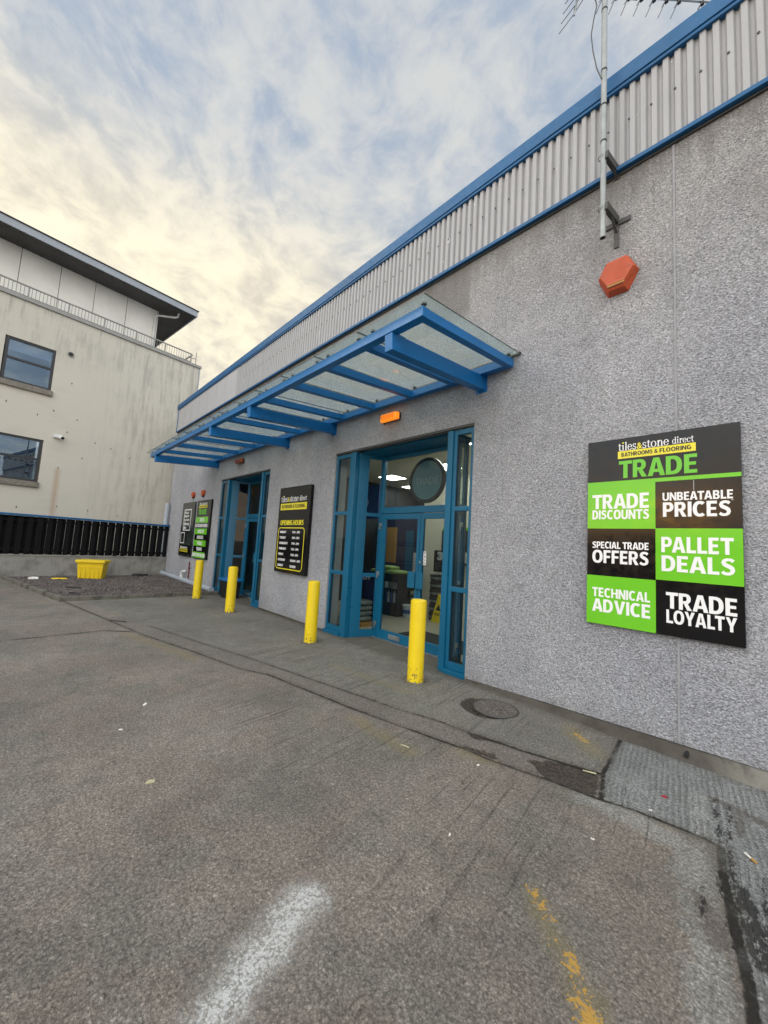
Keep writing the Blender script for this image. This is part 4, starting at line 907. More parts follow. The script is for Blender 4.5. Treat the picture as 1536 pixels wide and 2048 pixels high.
bm2 = MB().beam(bo_-bdir*.42, bo_+bdir*1.25, .022, .022); bm2.beam((-1.285, -.22, 8.03), (-1.05, .05, 8.04), .02, .026); bm2.build('boom', M['steel'], an, bevel=.004)
for k in range(8):
    c_ = bo_+bdir*(.02+.145*k) if k < 7 else bo_+bdir*1.16
    el = MB(); clip = MB()
    for sx in (-1, 1):
        pr = Vector((-bdir.y, bdir.x, 0))
        for sz in (-1, 1): el.tube([c_, c_+pr*sx*.030+Vector((.06*sz, .03*sz, sz*(.15+.025*sx)))], .0036, 6)
    o = el.build('director', M['dark_steel'], an)
    clip.box(c_.x-.016, c_.x+.016, c_.y-.016, c_.y+.016, c_.z-.045, c_.z+.03); clip.build('director_clip', M['black_plastic'], o)
ra = bo_-bdir*.30
MB().beam(ra+Vector((.07, .03, .34)), ra+Vector((-.055, .075, -.16)), .02, .02).build('reflector_arm', M['steel'], an)
pr = Vector((-bdir.y, bdir.x, 0))
for k in range(6):
    f_ = k/5; c_ = ra+Vector((.07, .03, .34))*(1-f_)+Vector((-.055, .075, -.14))*f_
    MB().tube([c_+Vector((.13, .05, .2)), c_, c_+Vector((-.135, -.075, -.20))], .0045, 6).build('reflector_rod', M['dark_steel'], an)

# ------------------------------------------------------------------ retaining wall, fence, gravel bed
bdv = Vector((math.cos(rad(96.93527)), math.sin(rad(96.93527)), 0)); nrm = Vector((bdv.y, -bdv.x, 0)); W0 = Vector((-16.75, -4.68, 0))
def RW(s_, n_, z_): q = W0+bdv*s_+nrm*n_; return (q.x, q.y, z_)
rw = thing('retaining_wall', 'low stained concrete wall behind the gravel bed under the black fence', 'wall', RW(0, 0, 0))
MB().box(-14, 4.72, -.30, 0, -.05, .70, RW).build('wall_body', M['wall_concrete'], rw, bevel=.01)
MB().box(-14, 4.72, -.32, .018, .70, .745, RW).build('coping', M['wall_concrete'], rw, bevel=.008)
fe = thing('slat_fence', 'black vertical slat fence with blue top rail on the concrete wall', 'fence', RW(0, -.1, .75))
MB().box(-14, 4.9, -.19, .03, 1.97, 2.035, RW).build('top_rail', M['cap_blue'], fe, bevel=.004)
r_ = MB()
for zq in (.86, 1.80): r_.box(-14, 4.9, -.10, -.055, zq, zq+.07, RW)
r_.build('cross_rail', M['timber_black'], fe)
k = 0; proto = {}
s0 = -3.4
while s0 < 4.75:
    for nm, n0 in (('front', -.030), ('back', -.150)):
        ss_ = s0 + (0 if nm == 'front' else .1205)
        MB().box(ss_, ss_+.135, n0-.018, n0, .755 + .012*math.sin(k*3.7), 1.965, RW).build('slat', M['timber_black'], fe); k += 1
    s0 += .241
for sp_ in (-2.5, .70, 3.92): MB().box(sp_-.04, sp_+.04, -.115, -.05, .746, .80, RW).build('post_foot', M['timber_black'], fe)
kc = Vector((-11.40, -3.60)); 
kb = thing('bed_kerb', 'weathered concrete edging kerb around the gravel bed', 'kerb', (-11.4, -3.6, 0))
def strip_kerb(a, b, h0=.10, wd=.10):
    a, b = Vector((*a, 0)), Vector((*b, 0)); n_ = 14; o = MB(); dd = (b-a).normalized(); sd_ = Vector((-dd.y, dd.x, 0))
    pr_ = []
    for i in range(n_+1):
        q = a+(b-a)*i/n_; j = rng.normal(0, .006, 3); pr_.append((q+sd_*j[0], h0+j[1]*.8))
    for (q0, h_0), (q1, h_1) in zip(pr_[:-1], pr_[1:]):
        o.hexa([q0-Vector((0, 0, .03)), q1-Vector((0, 0, .03)), q1+sd_*wd-Vector((0, 0, .03)), q0+sd_*wd-Vector((0, 0, .03)), q0+Vector((0, 0, h_0)), q1+Vector((0, 0, h_1)), q1+sd_*wd+Vector((0, 0, h_1)), q0+sd_*wd+Vector((0, 0, h_0))])
    return weld(o)
strip_kerb((-11.40, -3.60), (-11.48, -.03)).build('kerb_run', M['kerb_concrete'], kb, bevel=.012)
strip_kerb((-16.62, -4.66), (-11.40, -3.60)).build('kerb_run', M['kerb_concrete'], kb, bevel=.012)
# gravel sheet plus loose stones
gm = MB(); nu, nv2 = 60, 50
for j in range(nv2+1):
    for i in range(nu+1):
        f_, g_ = i/nu, j/nv2
        p0 = Vector((-16.72, -4.62))*(1-f_)+Vector((-11.46, -3.54))*f_; p1 = Vector((-17.25, -.03))*(1-f_)+Vector((-11.55, -.03))*f_
        q = p0*(1-g_)+p1*g_; gm.v.append((q.x, q.y, .055+.012*math.sin(q.x*3)*math.sin(q.y*2.3)+rng.normal(0, .008)))
gm.f = [(j*(nu+1)+i, j*(nu+1)+i+1, (j+1)*(nu+1)+i+1, (j+1)*(nu+1)+i) for j in range(nv2) for i in range(nu)]
tag(gm.build('gravel_bed', M['gravel'], fixn=False), kind='structure')
st_ = MB()
for k in range(2600):
    f_, g_ = rng.uniform(.02, .98, 2); p0 = Vector((-16.72, -4.62))*(1-f_)+Vector((-11.46, -3.54))*f_; p1 = Vector((-17.25, -.03))*(1-f_)+Vector((-11.55, -.03))*f_
    q = p0*(1-g_)+p1*g_; r_ = rng.uniform(.014, .034); a = rng.uniform(0, 6)
    vs = [(q.x+r_*rng.uniform(.7, 1.2)*math.cos(a+2*math.pi*i/5), q.y+r_*rng.uniform(.7, 1.2)*math.sin(a+2*math.pi*i/5), .062+rng.uniform(-.004, .008)) for i in range(5)]+[(q.x, q.y, .068+r_*.8)]
    st_.add(vs, [(i, (i+1) % 5, 5) for i in range(5)])
tag(st_.build('gravel_stones', M['gravel'], fixn=False), 'loose purple grey stones over the bed', 'gravel', kind='stuff')

# grit bin
yb = thing('storage_box', 'bright yellow plastic box with overhanging lid standing on the gravel bed', 'storage box', (-16.0, -2.6, .06))
ca_, sa_ = math.cos(rad(64)), math.sin(rad(64))
def YB(u_, v_, z_): u_ *= .90; return (-15.92+u_*ca_*1.0-v_*sa_, -2.92+u_*sa_+v_*ca_, z_)
def taper(x0, x1, y0, y1, z0, z1, k, Fq): return MB().hexa([Fq(x0+k, y0+k, z0), Fq(x1-k, y0+k, z0), Fq(x1-k, y1-k, z0), Fq(x0+k, y1-k, z0), Fq(x0, y0, z1), Fq(x1, y0, z1), Fq(x1, y1, z1), Fq(x0, y1, z1)])
taper(-.03, .80, 0, .46, .06, .58, .05, YB).build('tub', M['bin_yellow'], yb, bevel=.02)
taper(-.075, .845, -.05, .50, .575, .665, -.0, YB).build('lid', M['bin_yellow'], yb, bevel=.018)
rb2 = MB()
for zq in (.24, .42): rb2.box(.0, .77, -.014+.05*(.58-zq)/.52, .02, zq, zq+.012, YB)
for uq in (.10, .24, .38, .52, .66): rb2.box(uq-.006, uq+.006, .012, .04, .09, .56, YB)
rb2.build('moulded_rib', M['bin_yellow'], yb)

# drain pipes at the far corner
dp = thing('drain_pipe', 'grey plastic downpipe with horizontal run along the foot of the far wall', 'pipe', (-17.45, -.12, .1))
MB().tube([(-17.50, -.13, 2.92), (-17.50, -.13, .45), (-17.50, -.13, .30)], .085, 18).build('downpipe', M['grey_pipe'], dp, smooth=True)
MB().tube([(-17.50, -.13, .30), (-17.49, -.13, .20), (-17.44, -.13, .15), (-17.34, -.13, .135), (-11.75, -.14, .115)], .075, 18).build('run_pipe', M['grey_pipe'], dp, smooth=True)
cq = MB()
for zq in (.34, .62, 1.9): cq.tube([(-17.50, -.13, zq), (-17.50, -.13, zq+.09)], .098, 18)
for xq in (-17.0, -14.2): cq.tube([(xq, -.13, .128), (xq+.12, -.13, .128)], .09, 18)
cq.build('pipe_collar', M['grey_pipe'], dp, smooth=True)
wpp = thing('waste_outlet', 'short white plastic waste pipe stub rising from the grey drain run', 'pipe', (-14.7, -.1, .1))
MB().tube([(-14.74, -.13, .12), (-14.74, -.13, .34), (-14.72, -.13, .39), (-14.66, -.10, .41), (-14.58, -.03, .41)], .04, 14).build('pipe_bend', M['white_pvc'], wpp, smooth=True)
MB().tube([(-14.74, -.13, .20), (-14.74, -.13, .26)], .05, 14).build('pipe_collar', M['white_pvc'], wpp)
rp = thing('red_pipe', 'thin dull red pipe rising up the far wall beneath the striped board', 'pipe', (-14.3, -.04, 0))
MB().tube([(-14.29, -.04, .05), (-14.29, -.04, .76)], .022, 12).build('pipe_length', M['rust_red'], rp)
MB().box(-14.32, -14.26, -.06, -.002, .52, .56).build('pipe_clip', M['dark_steel'], rp)

# black bin in the far entrance
bb = thing('waste_bin', 'black bin with blue lid tucked into the far entrance', 'bin', (-10.9, .0, 0))
MB().hexa([(-11.12, -.12, 0), (-10.62, -.12, 0), (-10.62, .20, 0), (-11.12, .20, 0), (-11.17, -.16, .46), (-10.57, -.16, .46), (-10.57, .24, .46), (-11.17, .24, .46)]).build('tub', M['black_plastic'], bb, bevel=.02)
bx(-11.20, -10.54, -.19, .27, .462, .54).build('lid', M['canopy_blue'], bb, bevel=.025)

# manhole
mh = thing('manhole_cover', 'round worn brown manhole cover in the concrete by the wall', 'manhole cover', (-2.24, -.50, 0))
def mh_mat():
    m, t, b = shader('manhole_fill'); p = t.pos(); n = t.noise(p, 75, 4, .7); c = t.mix(t.ss(n, .40, .66), (.055, .047, .040), (.235, .20, .175)); t.inp(b, 'Base Color', c); b.inputs['Roughness'].default_value = .85
    t.inp(b, 'Normal', t.bump(t.noise(p, 75, 4, .7), .9, .012)); return m
M['manhole_fill'] = mh_mat()
MB().lathe([(.225, -.02), (.225, .004), (.215, .006)], (-2.24, -.50, 0), 40).build('cover_plate', M['manhole_fill'], mh)
MB().tube([(-2.24+.236*math.cos(a), -.50+.236*math.sin(a), .002) for a in np.linspace(0, 2*math.pi, 49)], .007, 6, caps=False).build('rim', M['dark_steel'], mh)

# ------------------------------------------------------------------ inside the shop
room = MB()
bx(XL+.3, XR-.3, .615, 11.6, -.03, .008).build('shop_floor', M['shop_floor'], shop)
bx(-7.05, XR-.3, 3.74, 3.84, .01, 3.72).build('partition', M['shop_white'], shop)
bx(-9.4, -9.3, .62, 11.6, .01, 3.72).build('partition', M['shop_dark'], shop)
bx(-9.3, -7.05, 7.0, 7.1, .01, 3.72).build('partition', M['shop_navy'], shop)
bx(-14.5, -9.4, 4.0, 4.1, .01, 3.72).build('partition', M['shop_dark'], shop)
bx(-2.95, -2.85, .62, 3.74, 1.62, 3.72).build('partition', M['shop_white'], shop); bx(-2.955, -2.85, .62, 3.74, .01, 1.615).build('partition', M['frame_blue'], shop)
bx(-5.3, -3.7, .75, 1.75, .0085, .016).build('door_mat', M['mat_dark'], shop)
for (xq, yq) in ((-7.95, 3.3), (-8.55, 4.9), (-7.9, 5.7), (-5.75, 2.95), (-4.3, 3.1), (-4.3, 1.3), (-6.6, 5.2)):  # some of these panels are unseen extras added to brighten the shop
    o = bpy.data.objects.new('ceiling_and_fill_light', None); COL.objects.link(o); o.parent = shop; o.location = Vector((xq, yq, 3.55))-shop.location
    bx(xq-.3, xq+.3, yq-.3, yq+.3, 3.685, 3.716).build('light_frame', M['shop_white'], o)
    bx(xq-.28, xq+.28, yq-.28, yq+.28, 3.675, 3.684).build('diffuser', M['lit_panel'], o)
ci = thing('hanging_disc_sign', 'round teal disc sign with black rim hanging behind the fanlight', 'sign', (-4.40, .70, 2.87))
MB().ring(-4.40, 2.875, .405, .405, .345, .345, .685, .735, n=64).build('rim', M['black_plastic'], ci, bevel=.004)
MB().ring(-4.40, 2.875, .346, .346, .001, .001, .700, .715, n=48).build('disc', M['disc_teal'], ci)
M['disc_letter'] = paint('disc_letter', (.20, .28, .30), .5, .05, 4)
textmesh('TRADE', -4.66, -4.14, 2.80, 2.93, .6995, .03, .002).build('lettering', M['disc_letter'], ci)
MB().beam((-4.40, .71, 3.28), (-4.40, .71, 3.71), .006, .006).build('hanger', M['steel'], ci)
# shelf unit with bags and tubes
sh = thing('shelf_unit', 'dark shelf unit with bottles just inside the near entrance', 'shelving', (-7.0, 2.4, 0))
s_ = MB(); s_.box(-7.7, -6.58, 2.35, 2.40, .01, .28)
for zq in (.28, .62, .98): s_.box(-7.7, -6.58, 2.36, 2.80, zq, zq+.03)
s_.box(-6.60, -6.57, 2.35, 2.80, .01, 1.01); s_.box(-7.15, -7.12, 2.36, 2.80, .31, .98); s_.box(-7.72, -7.70, 2.35, 2.8, .01, 1.01)
s_.build('carcass', M['shop_dark'], sh)
for i_ in range(5):
    xq = -7.06+i_*.10; o = MB().lathe([(.033, 0), (.033, .22), (.014, .25), (.012, .29)], (xq, 2.45, .312), 12).build('bottle', M['bucket_white'] if i_ % 2 else M['bucket_blue'], None, smooth=True)
    tag(o, ('slim white bottle' if i_ % 2 else 'slim blue bottle')+' on the middle deck of the dark shelf unit', 'bottle', 'bottles on the shelf unit')
def bag(x0, x1, y0, y1, z0, z1, name, mat, label, grp=None):
    cx, cy, cz = (x0+x1)/2, (y0+y1)/2, (z0+z1)/2; m_ = MB(); n1_, n2_ = 12, 20; e1, e2 = .45, .45
    sg_ = lambda v, e: math.copysign(abs(v)**e, v)
    for i in range(n1_+1):
        a = -math.pi/2+math.pi*i/n1_
        for k in range(n2_):
            b = 2*math.pi*k/n2_; m_.v.append((cx+(x1-x0)/2*sg_(math.cos(a), e1)*sg_(math.cos(b), e2), cy+(y1-y0)/2*sg_(math.cos(a), e1)*sg_(math.sin(b), e2), cz+(z1-z0)/2*sg_(math.sin(a), .8)))
    m_.f = [(i*n2_+k, i*n2_+(k+1) % n2_, (i+1)*n2_+(k+1) % n2_, (i+1)*n2_+k) for i in range(n1_) for k in range(n2_)]
    o = m_.build(name, mat, None, smooth=True); tag(o, label, 'bag', grp); return o
bag(-7.65, -7.13, 2.33, 2.80, 1.0, 1.10, 'green_bag', M['green_bag'], 'green cement bag lying lowest left on the shelf unit top', 'green bags on the shelf top')
bag(-7.12, -6.58, 2.33, 2.80, 1.0, 1.11, 'green_bag', M['green_bag'], 'green cement bag lying lowest right on the shelf unit top', 'green bags on the shelf top')
bag(-7.42, -6.90, 2.36, 2.80, 1.10, 1.20, 'green_bag', M['green_bag'], 'green cement bag lying uppermost on the shelf unit top', 'green bags on the shelf top')
for i_, lb in enumerate(('lowest', 'second', 'third', 'topmost')):
    bag(-6.98, -6.55, 2.86, 3.3, .30+i_*.165, .46+i_*.165, 'grey_bag', M['grey_bag'], f'grey bag behind the shelf unit, {lb} in its pile', 'grey bags behind the shelf unit')
bx(-6.98, -6.55, 2.86, 3.3, .01, .299).build('stack_plinth', M['shop_dark'], None)
tag(bpy.data.objects['stack_plinth'], 'dark low plinth under the pile of grey bags', 'plinth')
for i_ in range(4):
    xq = -7.06+i_*.13; o = MB().lathe([(.05, 0), (.05, .13), (.054, .132), (.054, .145), (.046, .147)], (xq, 2.46, .652), 16).build('tin', M['bucket_white'] if i_ in (0, 3) else M['grey_bag'], None, smooth=True)
    tag(o, 'squat white tin on the upper deck of the dark shelf unit' if i_ in (0, 3) else 'squat grey tin on the upper deck of the dark shelf unit', 'tin', 'tins on the shelf unit')
bu = thing('bucket', 'white bucket with blue band on the shop floor beside the shelf unit', 'bucket', (-6.42, 2.62, .01))
MB().lathe([(.13, .01), (.155, .27), (.165, .275), (.165, .30), (.15, .305)], (-6.42, 2.62, 0), 28).build('pail', M['bucket_white'], bu, smooth=True)
MB().lathe([(.1445, .11), (.1555, .20)], (-6.42, 2.62, 0), 28).build('printed_band', M['bucket_blue'], bu, smooth=True)
tp = thing('adhesive_tub', 'black tub with pale label band at the bottom of the tall stack', 'tub', (-5.90, 3.0, .01), 'tubs stacked inside the near entrance')
MB().lathe([(.15, .01), (.165, .15), (.175, .152), (.175, .175), (.16, .178)], (-5.90, 3.0, 0), 24).build('pail', M['tub_dark'], tp, smooth=True)
MB().lathe([(.1605, .075), (.1655, .125)], (-5.90, 3.0, 0), 24).build('label_band', M['grey_bag'], tp, smooth=True)
for i_, lb in enumerate(('second from the bottom', 'third from the bottom', 'fourth from the bottom', 'second from the top', 'topmost')): dup(tp, (-5.90, 3.0, .01+(i_+1)*.18), f'black tub with pale label band, {lb} of the tall stack')
n3 = thing('number_panel', 'black panel with large grey number 3 above the stack of tubs', 'sign', (-5.88, 3.1, 1.12))
bx(-6.06, -5.70, 3.05, 3.08, 1.14, 1.66).build('panel_board', M['sign_black'], n3)
textmesh('3', -5.96, -5.78, 1.42, 1.63, 3.049, .07, .003).build('numeral', M['bucket_white'], n3)
mm_ = MB()
for k in range(6): mm_.box(-6.02, -6.02+(.22, .15, .24, .2, .24, .12)[k], 3.0455, 3.049, 1.365-k*.033, 1.373-k*.033)
mm_.build('small_print', M['galv'], n3)
n4 = thing('product_panel', 'dark grey product information panel with green top on the cream shop wall', 'sign', (-6.1, 3.72, 1.7))
bx(-6.36, -5.55, 3.70, 3.735, 1.66, 2.19).build('panel_board', M['tub_dark'], n4); bx(-6.33, -5.55, 3.69, 3.735, 2.19, 2.27).build('green_header', M['sign_green'], n4)
mm_ = MB()
for k in range(5): mm_.box(-6.30, -6.30+(.30, .2, .24, .2, .12)[k], 3.697, 3.70, 2.10-k*.07, 2.115-k*.07)
mm_.build('small_print', M['bucket_white'], n4)
rk = thing('tile_sample_rack', 'rack of pale sample strips under the product panel', 'rack', (-6.0, 3.6, 1.4))
mm_ = MB()
for k in range(11): mm_.box(-6.35+k*.085, -6.35+k*.085+.05, 3.62, 3.66, 1.38, 1.60)
mm_.build('sample_strip', M['blind'], rk); bx(-6.4, -5.35, 3.6, 3.73, 1.32, 1.378).build('rack_shelf', M['tub_dark'], rk)
af = thing('wet_floor_sign', 'yellow folding wet floor sign standing by the stack of tubs', 'safety sign', (-5.62, 2.9, .01))
for sg_, nm in ((1, 'front_leaf'), (-1, 'rear_leaf')):
    yb0, yt = 2.88-.16*sg_, 2.88-.012*sg_
    o = MB().hexa([(-5.80, yb0, .01), (-5.50, yb0, .01), (-5.50, yb0+.015, .01), (-5.80, yb0+.015, .01), (-5.73, yt, .64), (-5.57, yt, .64), (-5.57, yt+.012, .64), (-5.73, yt+.012, .64)]).build(nm, M['bin_yellow'], af)
    if sg_ == 1:
        MB().add([(-5.72, 2.772, .28), (-5.58, 2.772, .28), (-5.65, 2.800, .42)], [(0, 1, 2)]).add([(-5.72, 2.776, .28), (-5.58, 2.776, .28), (-5.65, 2.804, .42)], [(2, 1, 0)]).build('warning_triangle', M['scrap_black'], o, fixn=False)
        MB().box(-5.74, -5.56, 2.748, 2.754, .20, .215).box(-5.72, -5.58, 2.740, 2.748, .17, .182).build('warning_text', M['scrap_black'], o)
nb = thing('navy_panel', 'navy display panel with white lettering behind the splayed side window', 'display panel', (-7.0, 1.2, 0))
bx(-7.3, -6.05, 1.28, 1.31, .01, 1.12).build('panel_board', M['shop_navy'], nb)
textmesh('LITT', -6.62, -6.38, .92, .99, 1.2795, .02, .002).build('lettering', M['letter_white'], nb)
nb2 = thing('ringed_panel', 'blue upper panel with a white ring emblem behind the splayed side window', 'display panel', (-7.1, 1.5, 2.3))
bx(-7.7, -6.55, 1.55, 1.58, 2.30, 3.1).build('panel_board', M['bucket_blue'], nb2); MB().ring(-7.07, 2.69, .15, .15, .125, .125, 1.546, 1.55, n=40).build('ring_emblem', M['letter_white'], nb2)
textmesh('2', -7.12, -7.03, 2.64, 2.74, 1.549, .03, .002).build('numeral', M['letter_white'], nb2)
for i_, lb in enumerate(('lowest', 'second', 'third', 'topmost')):
    bag(-6.50, -6.13, .86, 1.22, .09+i_*.108, .20+i_*.108, 'trade_bag', M['grey_bag'], f'dark green bag on the pallet behind the left sidelight, {lb} of its stack', 'bags on the pallet')
pal = thing('pallet', 'pale timber pallet under the dark green bags behind the left sidelight', 'pallet', (-6.3, 1.05, 0))
mm_ = MB()
for k in range(4): mm_.box(-6.55, -6.08, .84+k*.11, .92+k*.11, .066, .086)
mm_.build('deck_board', M['scrap_tan'], pal)
mm_ = MB()
for k in (-6.55, -6.34, -6.13): mm_.box(k, k+.05, .84, 1.25, .009, .065)
mm_.build('bearer', M['scrap_tan'], pal)
nv_ = thing('display_wall', 'tall navy and brown display bay deep inside the shop', 'display bay', (-8.2, 4.2, 0))
bx(-9.2, -7.3, 4.2, 4.3, .01, 2.55).build('bay_back', M['shop_navy'], nv_); bx(-8.05, -7.75, 4.12, 4.19, .4, 2.2).build('sample_board', M['frame_blue'], nv_); bx(-8.9, -8.5, 4.12, 4.19, 1.2, 2.3).build('sample_board', M['scrap_tan'], nv_)
bx(-7.72, -7.42, 4.12, 4.19, .7, 1.55).build('sample_board', M['blind'], nv_)

# ------------------------------------------------------------------ apartment block to the left
P0 = W0-nrm*2.0
def B(s_, n_, z_): q = P0+bdv*s_+nrm*n_; return (q.x, q.y, z_)
ap = thing('apartment_building', 'cream rendered flats with a set-back top storey and deep dark eaves', 'apartment building', B(0, 0, 0))
S0, S1 = -22, 6.02
w1 = (-.53, .82, 6.70, 8.27); w2 = (-.56, .80, 3.26, 4.83)
fc = MB(); zs_ = [0, w2[2], w2[3], w1[2], w1[3], 9.70]
def cell(s0_, s1_, z0_, z1_): fc.box(s0_, s1_, -.28, 0, z0_, z1_, B)
cell(S0, -.56, 0, 9.70); cell(-.56, .82, 0, 3.26); cell(-.56, .82, 4.83, 6.70); cell(-.56, .82, 8.27, 9.70); cell(.80+.02, S1, 0, 9.70)
fc.build('wall', M['cream_render'], ap)
MB().box(S1-.28, S1, -14, -.281, 0, 9.70, B).build('side_wall', M['cream_render'], ap)
MB().box(S0, S1+.09, -14, .07, 9.70, 9.83, B).build('parapet_coping', M['coping_grey'], ap, bevel=.01)
tr = MB(); tr.box(S1+.001, S1+.05, -.09, .03, 7.2, 9.695, B); tr.build('corner_flashing', M['fascia_grey'], ap)
def window(q, blind, film):
    s0_, s1_, z0_, z1_ = q; f = MB(); th = .085; y0, y1 = -.11, -.03; zm = z0_+(z1_-z0_)*.53
    f.box(s0_, s0_+th, y0, y1, z0_, z1_, B); f.box(s1_-th, s1_, y0, y1, z0_, z1_, B)
    for za, zb_ in ((z0_, z0_+th), (zm-.04, zm+.04), (z1_-th, z1_)): f.box(s0_+th, s1_-th, y0+.003, y1-.003, za, zb_, B)
    o = f.build('window', M['window_frame'], ap, bevel=.004)
    for za, zb_ in ((z0_+th, zm-.04), (zm+.04, z1_-th)): MB().box(s0_+th, s1_-th, y0+.035, y0+.045, za, zb_, B).build('pane', M['glass_far'], o)
    MB().box(s0_-.05, s1_+.05, -.12, .09, z0_-.20, z0_-.004, B).build('sill', M['sill_stone'], o, bevel=.012)
    MB().box(s0_, s1_, -1.3, -1.25, z0_-.2, z1_+.1, B).build('room_back', M['room_dark'], o)
    if blind: MB().box(s0_+th, s1_-th, -.20, -.19, z1_-.42, z1_, B).build('blind', M['blind'], o)
    if film:
        for k in range(9): MB().box(s0_+.12+k*.14, s0_+.20+k*.14, y0+.047, y0+.049, zm-.16, zm-.10, B).build('film_dash', M['scrap_black'], o)
        MB().box(s0_+th, s1_-th, y0+.030, y0+.033, z0_+th, zm-.05, B).build('frosted_film', M['film'], o)
M['glass_far'] = glass('glass_far', (.55, .62, .70), .0, 2.3)
M['glass_far'].node_tree.nodes['Glossy BSDF'].inputs['Color'].default_value = (.62, .80, 1, 1)
M['film'] = glass('film', (.7, .75, .78), .1, 1.3, .35, (.25, .27, .28))
window(w1, True, False); window(w2, False, True)
# set-back storey
pn = MB(); seams = [-7.6, -5.2, -2.8, -1.58, -.41, .76, 1.90, 3.07, 4.30]
for a_, b_ in zip(seams[:-1], seams[1:]): pn.box(a_+.010, b_-.010, -1.05, -1.0, 9.83, 12.08, B)
pn.build('storey_panel', M['pent_panel'], ap)
MB().box(S0, 4.30, -9, -1.052, 9.83, 12.08, B).build('set_back_storey', M['window_frame'], ap)
MB().box(4.302, 4.34, -9, -1.0, 9.83, 12.08, B).build('end_panel', M['pent_panel'], ap)
sf = MB(); sf.box(S0, 5.55, -10, .17, 12.085, 12.12, B); sf.build('soffit', M['soffit_boards'], ap)
gv = MB(); 
for k in range(7): gv.box(S0, 5.5, -.95+k*.16, -.945+k*.16, 12.078, 12.084, B)
gv.build('soffit_groove', M['scrap_black'], ap)
rf = MB(); rf.box(S0, 5.60, .17, .22, 12.03, 12.30, B); rf.box(5.55, 5.60, -10, .17, 12.03, 12.30, B); rf.build('fascia', M['fascia_grey'], ap, bevel=.004)
MB().box(S0, 5.64, -10, .26, 12.30, 12.335, B).build('roof', M['window_frame'], ap)
MB().tube([B(4.20, -.93, 9.83), B(4.20, -.93, 11.62), B(4.22, -.90, 11.74), B(4.30, -.82, 11.80), B(4.85, -.42, 11.84), B(4.95, -.36, 11.90), B(4.98, -.34, 12.08)], .045, 12).build('rainwater_pipe', M['white_pvc'], ap, smooth=True)
# balustrade along the parapet
rl = MB(); rl.tube([B(S0, -.12, 10.31), B(5.62, -.12, 10.31), B(5.72, -.2, 10.31), B(5.72, -1.6, 10.31)], .032, 10); rl.tube([B(S0, -.12, 9.93), B(5.66, -.12, 9.93)], .018, 8)
ro = rl.build('railing', M['coping_grey'], ap)
pb = None; b0 = Vector(B(5.62, -.12, 0))
for k in range(90):
    s_ = 5.62-k*.105
    if s_ < -3.2: break
    if pb is None: pb = MB().tube([B(s_, -.12, 9.93), B(s_, -.12, 10.30)], .0095, 6).build('baluster', M['coping_grey'], ro)
    else:
        c = pb.copy(); COL.objects.link(c); c.parent = ro; c.location = Vector(B(s_, -.12, 0))-b0
pp_ = None
for k in range(9):
    s_ = 5.66-k*1.16
    MB().tube([B(s_, -.12, 9.83), B(s_, -.12, 10.31)], .022, 8).build('railing_post', M['coping_grey'], ro)
MB().tube([B(5.85, -.05, 9.83), B(5.85, -.05, 10.45)], .02, 8).tube([B(5.85, -.05, 10.12), B(5.70, -.55, 10.30)], .016, 8).build('corner_stanchion', M['coping_grey'], ro)
MB().tube([B(1.24, 0.002, 8.31), B(1.24, .03, 8.31)], .105, 20).build('vent_ring', M['coping_grey'], ap); MB().tube([B(1.24, .031, 8.31), B(1.24, .036, 8.31)], .075, 18).build('vent_bore', M['scrap_black'], ap)
fl_ = MB().box(1.06, 1.30, .002, .10, 5.0, 5.12, B); fl_.tube([B(1.24, .10, 5.04), B(1.30, .24, 5.0)], .07, 12); fo = fl_.build('floodlight', M['white_pvc'], ap, bevel=.01); MB().tube([B(1.302, .245, 4.998), B(1.306, .255, 4.996)], .055, 12).build('floodlight_lens', M['scrap_black'], fo)
hl = MB()
for (s_, z_) in ((1.39, 7.21), (1.33, 3.90), (-.3, 5.95), (.55, 5.72), (.98, 6.0), (1.7, 5.85), (1.45, 5.30), (2.35, 5.1), (2.9, 5.0), (3.6, 4.75), (2.0, 4.4), (.35, 2.3), (1.45, 2.45), (2.4, 2.4), (3.4, 2.3)):
    hl.box(s_-.013, s_+.013, .001, .006, z_-.03, z_+.03, B)
hl.build('fixing_hole', M['scrap_black'], ap)['kind'] = 'stuff'

# ------------------------------------------------------------------ opposite side of the yard (behind the camera, seen in reflections)
def stone():
    m, t, b = shader('sandstone'); p = t.pos(); n = t.noise(p, 2, 4); c = t.mix(n, (.16, .13, .095), (.26, .20, .14)); t.inp(b, 'Base Color', c); b.inputs['Roughness'].default_value = .9; return m
M['sandstone'] = stone()
op = thing('opposite_building', 'low sandstone terrace across the yard behind the camera', 'building', (-10, -32, 0))
MB().box(-70, 45, -42, -32, 0, 3.0).build('wall', M['sandstone'], op)
MB().add([(-71, -31.6, 3.0), (46, -31.6, 3.0), (46, -37, 4.6), (-71, -37, 4.6), (46, -42.4, 3.0), (-71, -42.4, 3.0)], [(0, 1, 2, 3), (3, 2, 4, 5), (0, 3, 5), (1, 4, 2), (0, 5, 4, 1)]).build('roof', M['window_frame'], op)
for k in range(20):
    xq = -66+k*5.6; bx(xq, xq+1.3, -31.98, -31.9, 1.2, 3.2).build('window', M['window_frame'], op)

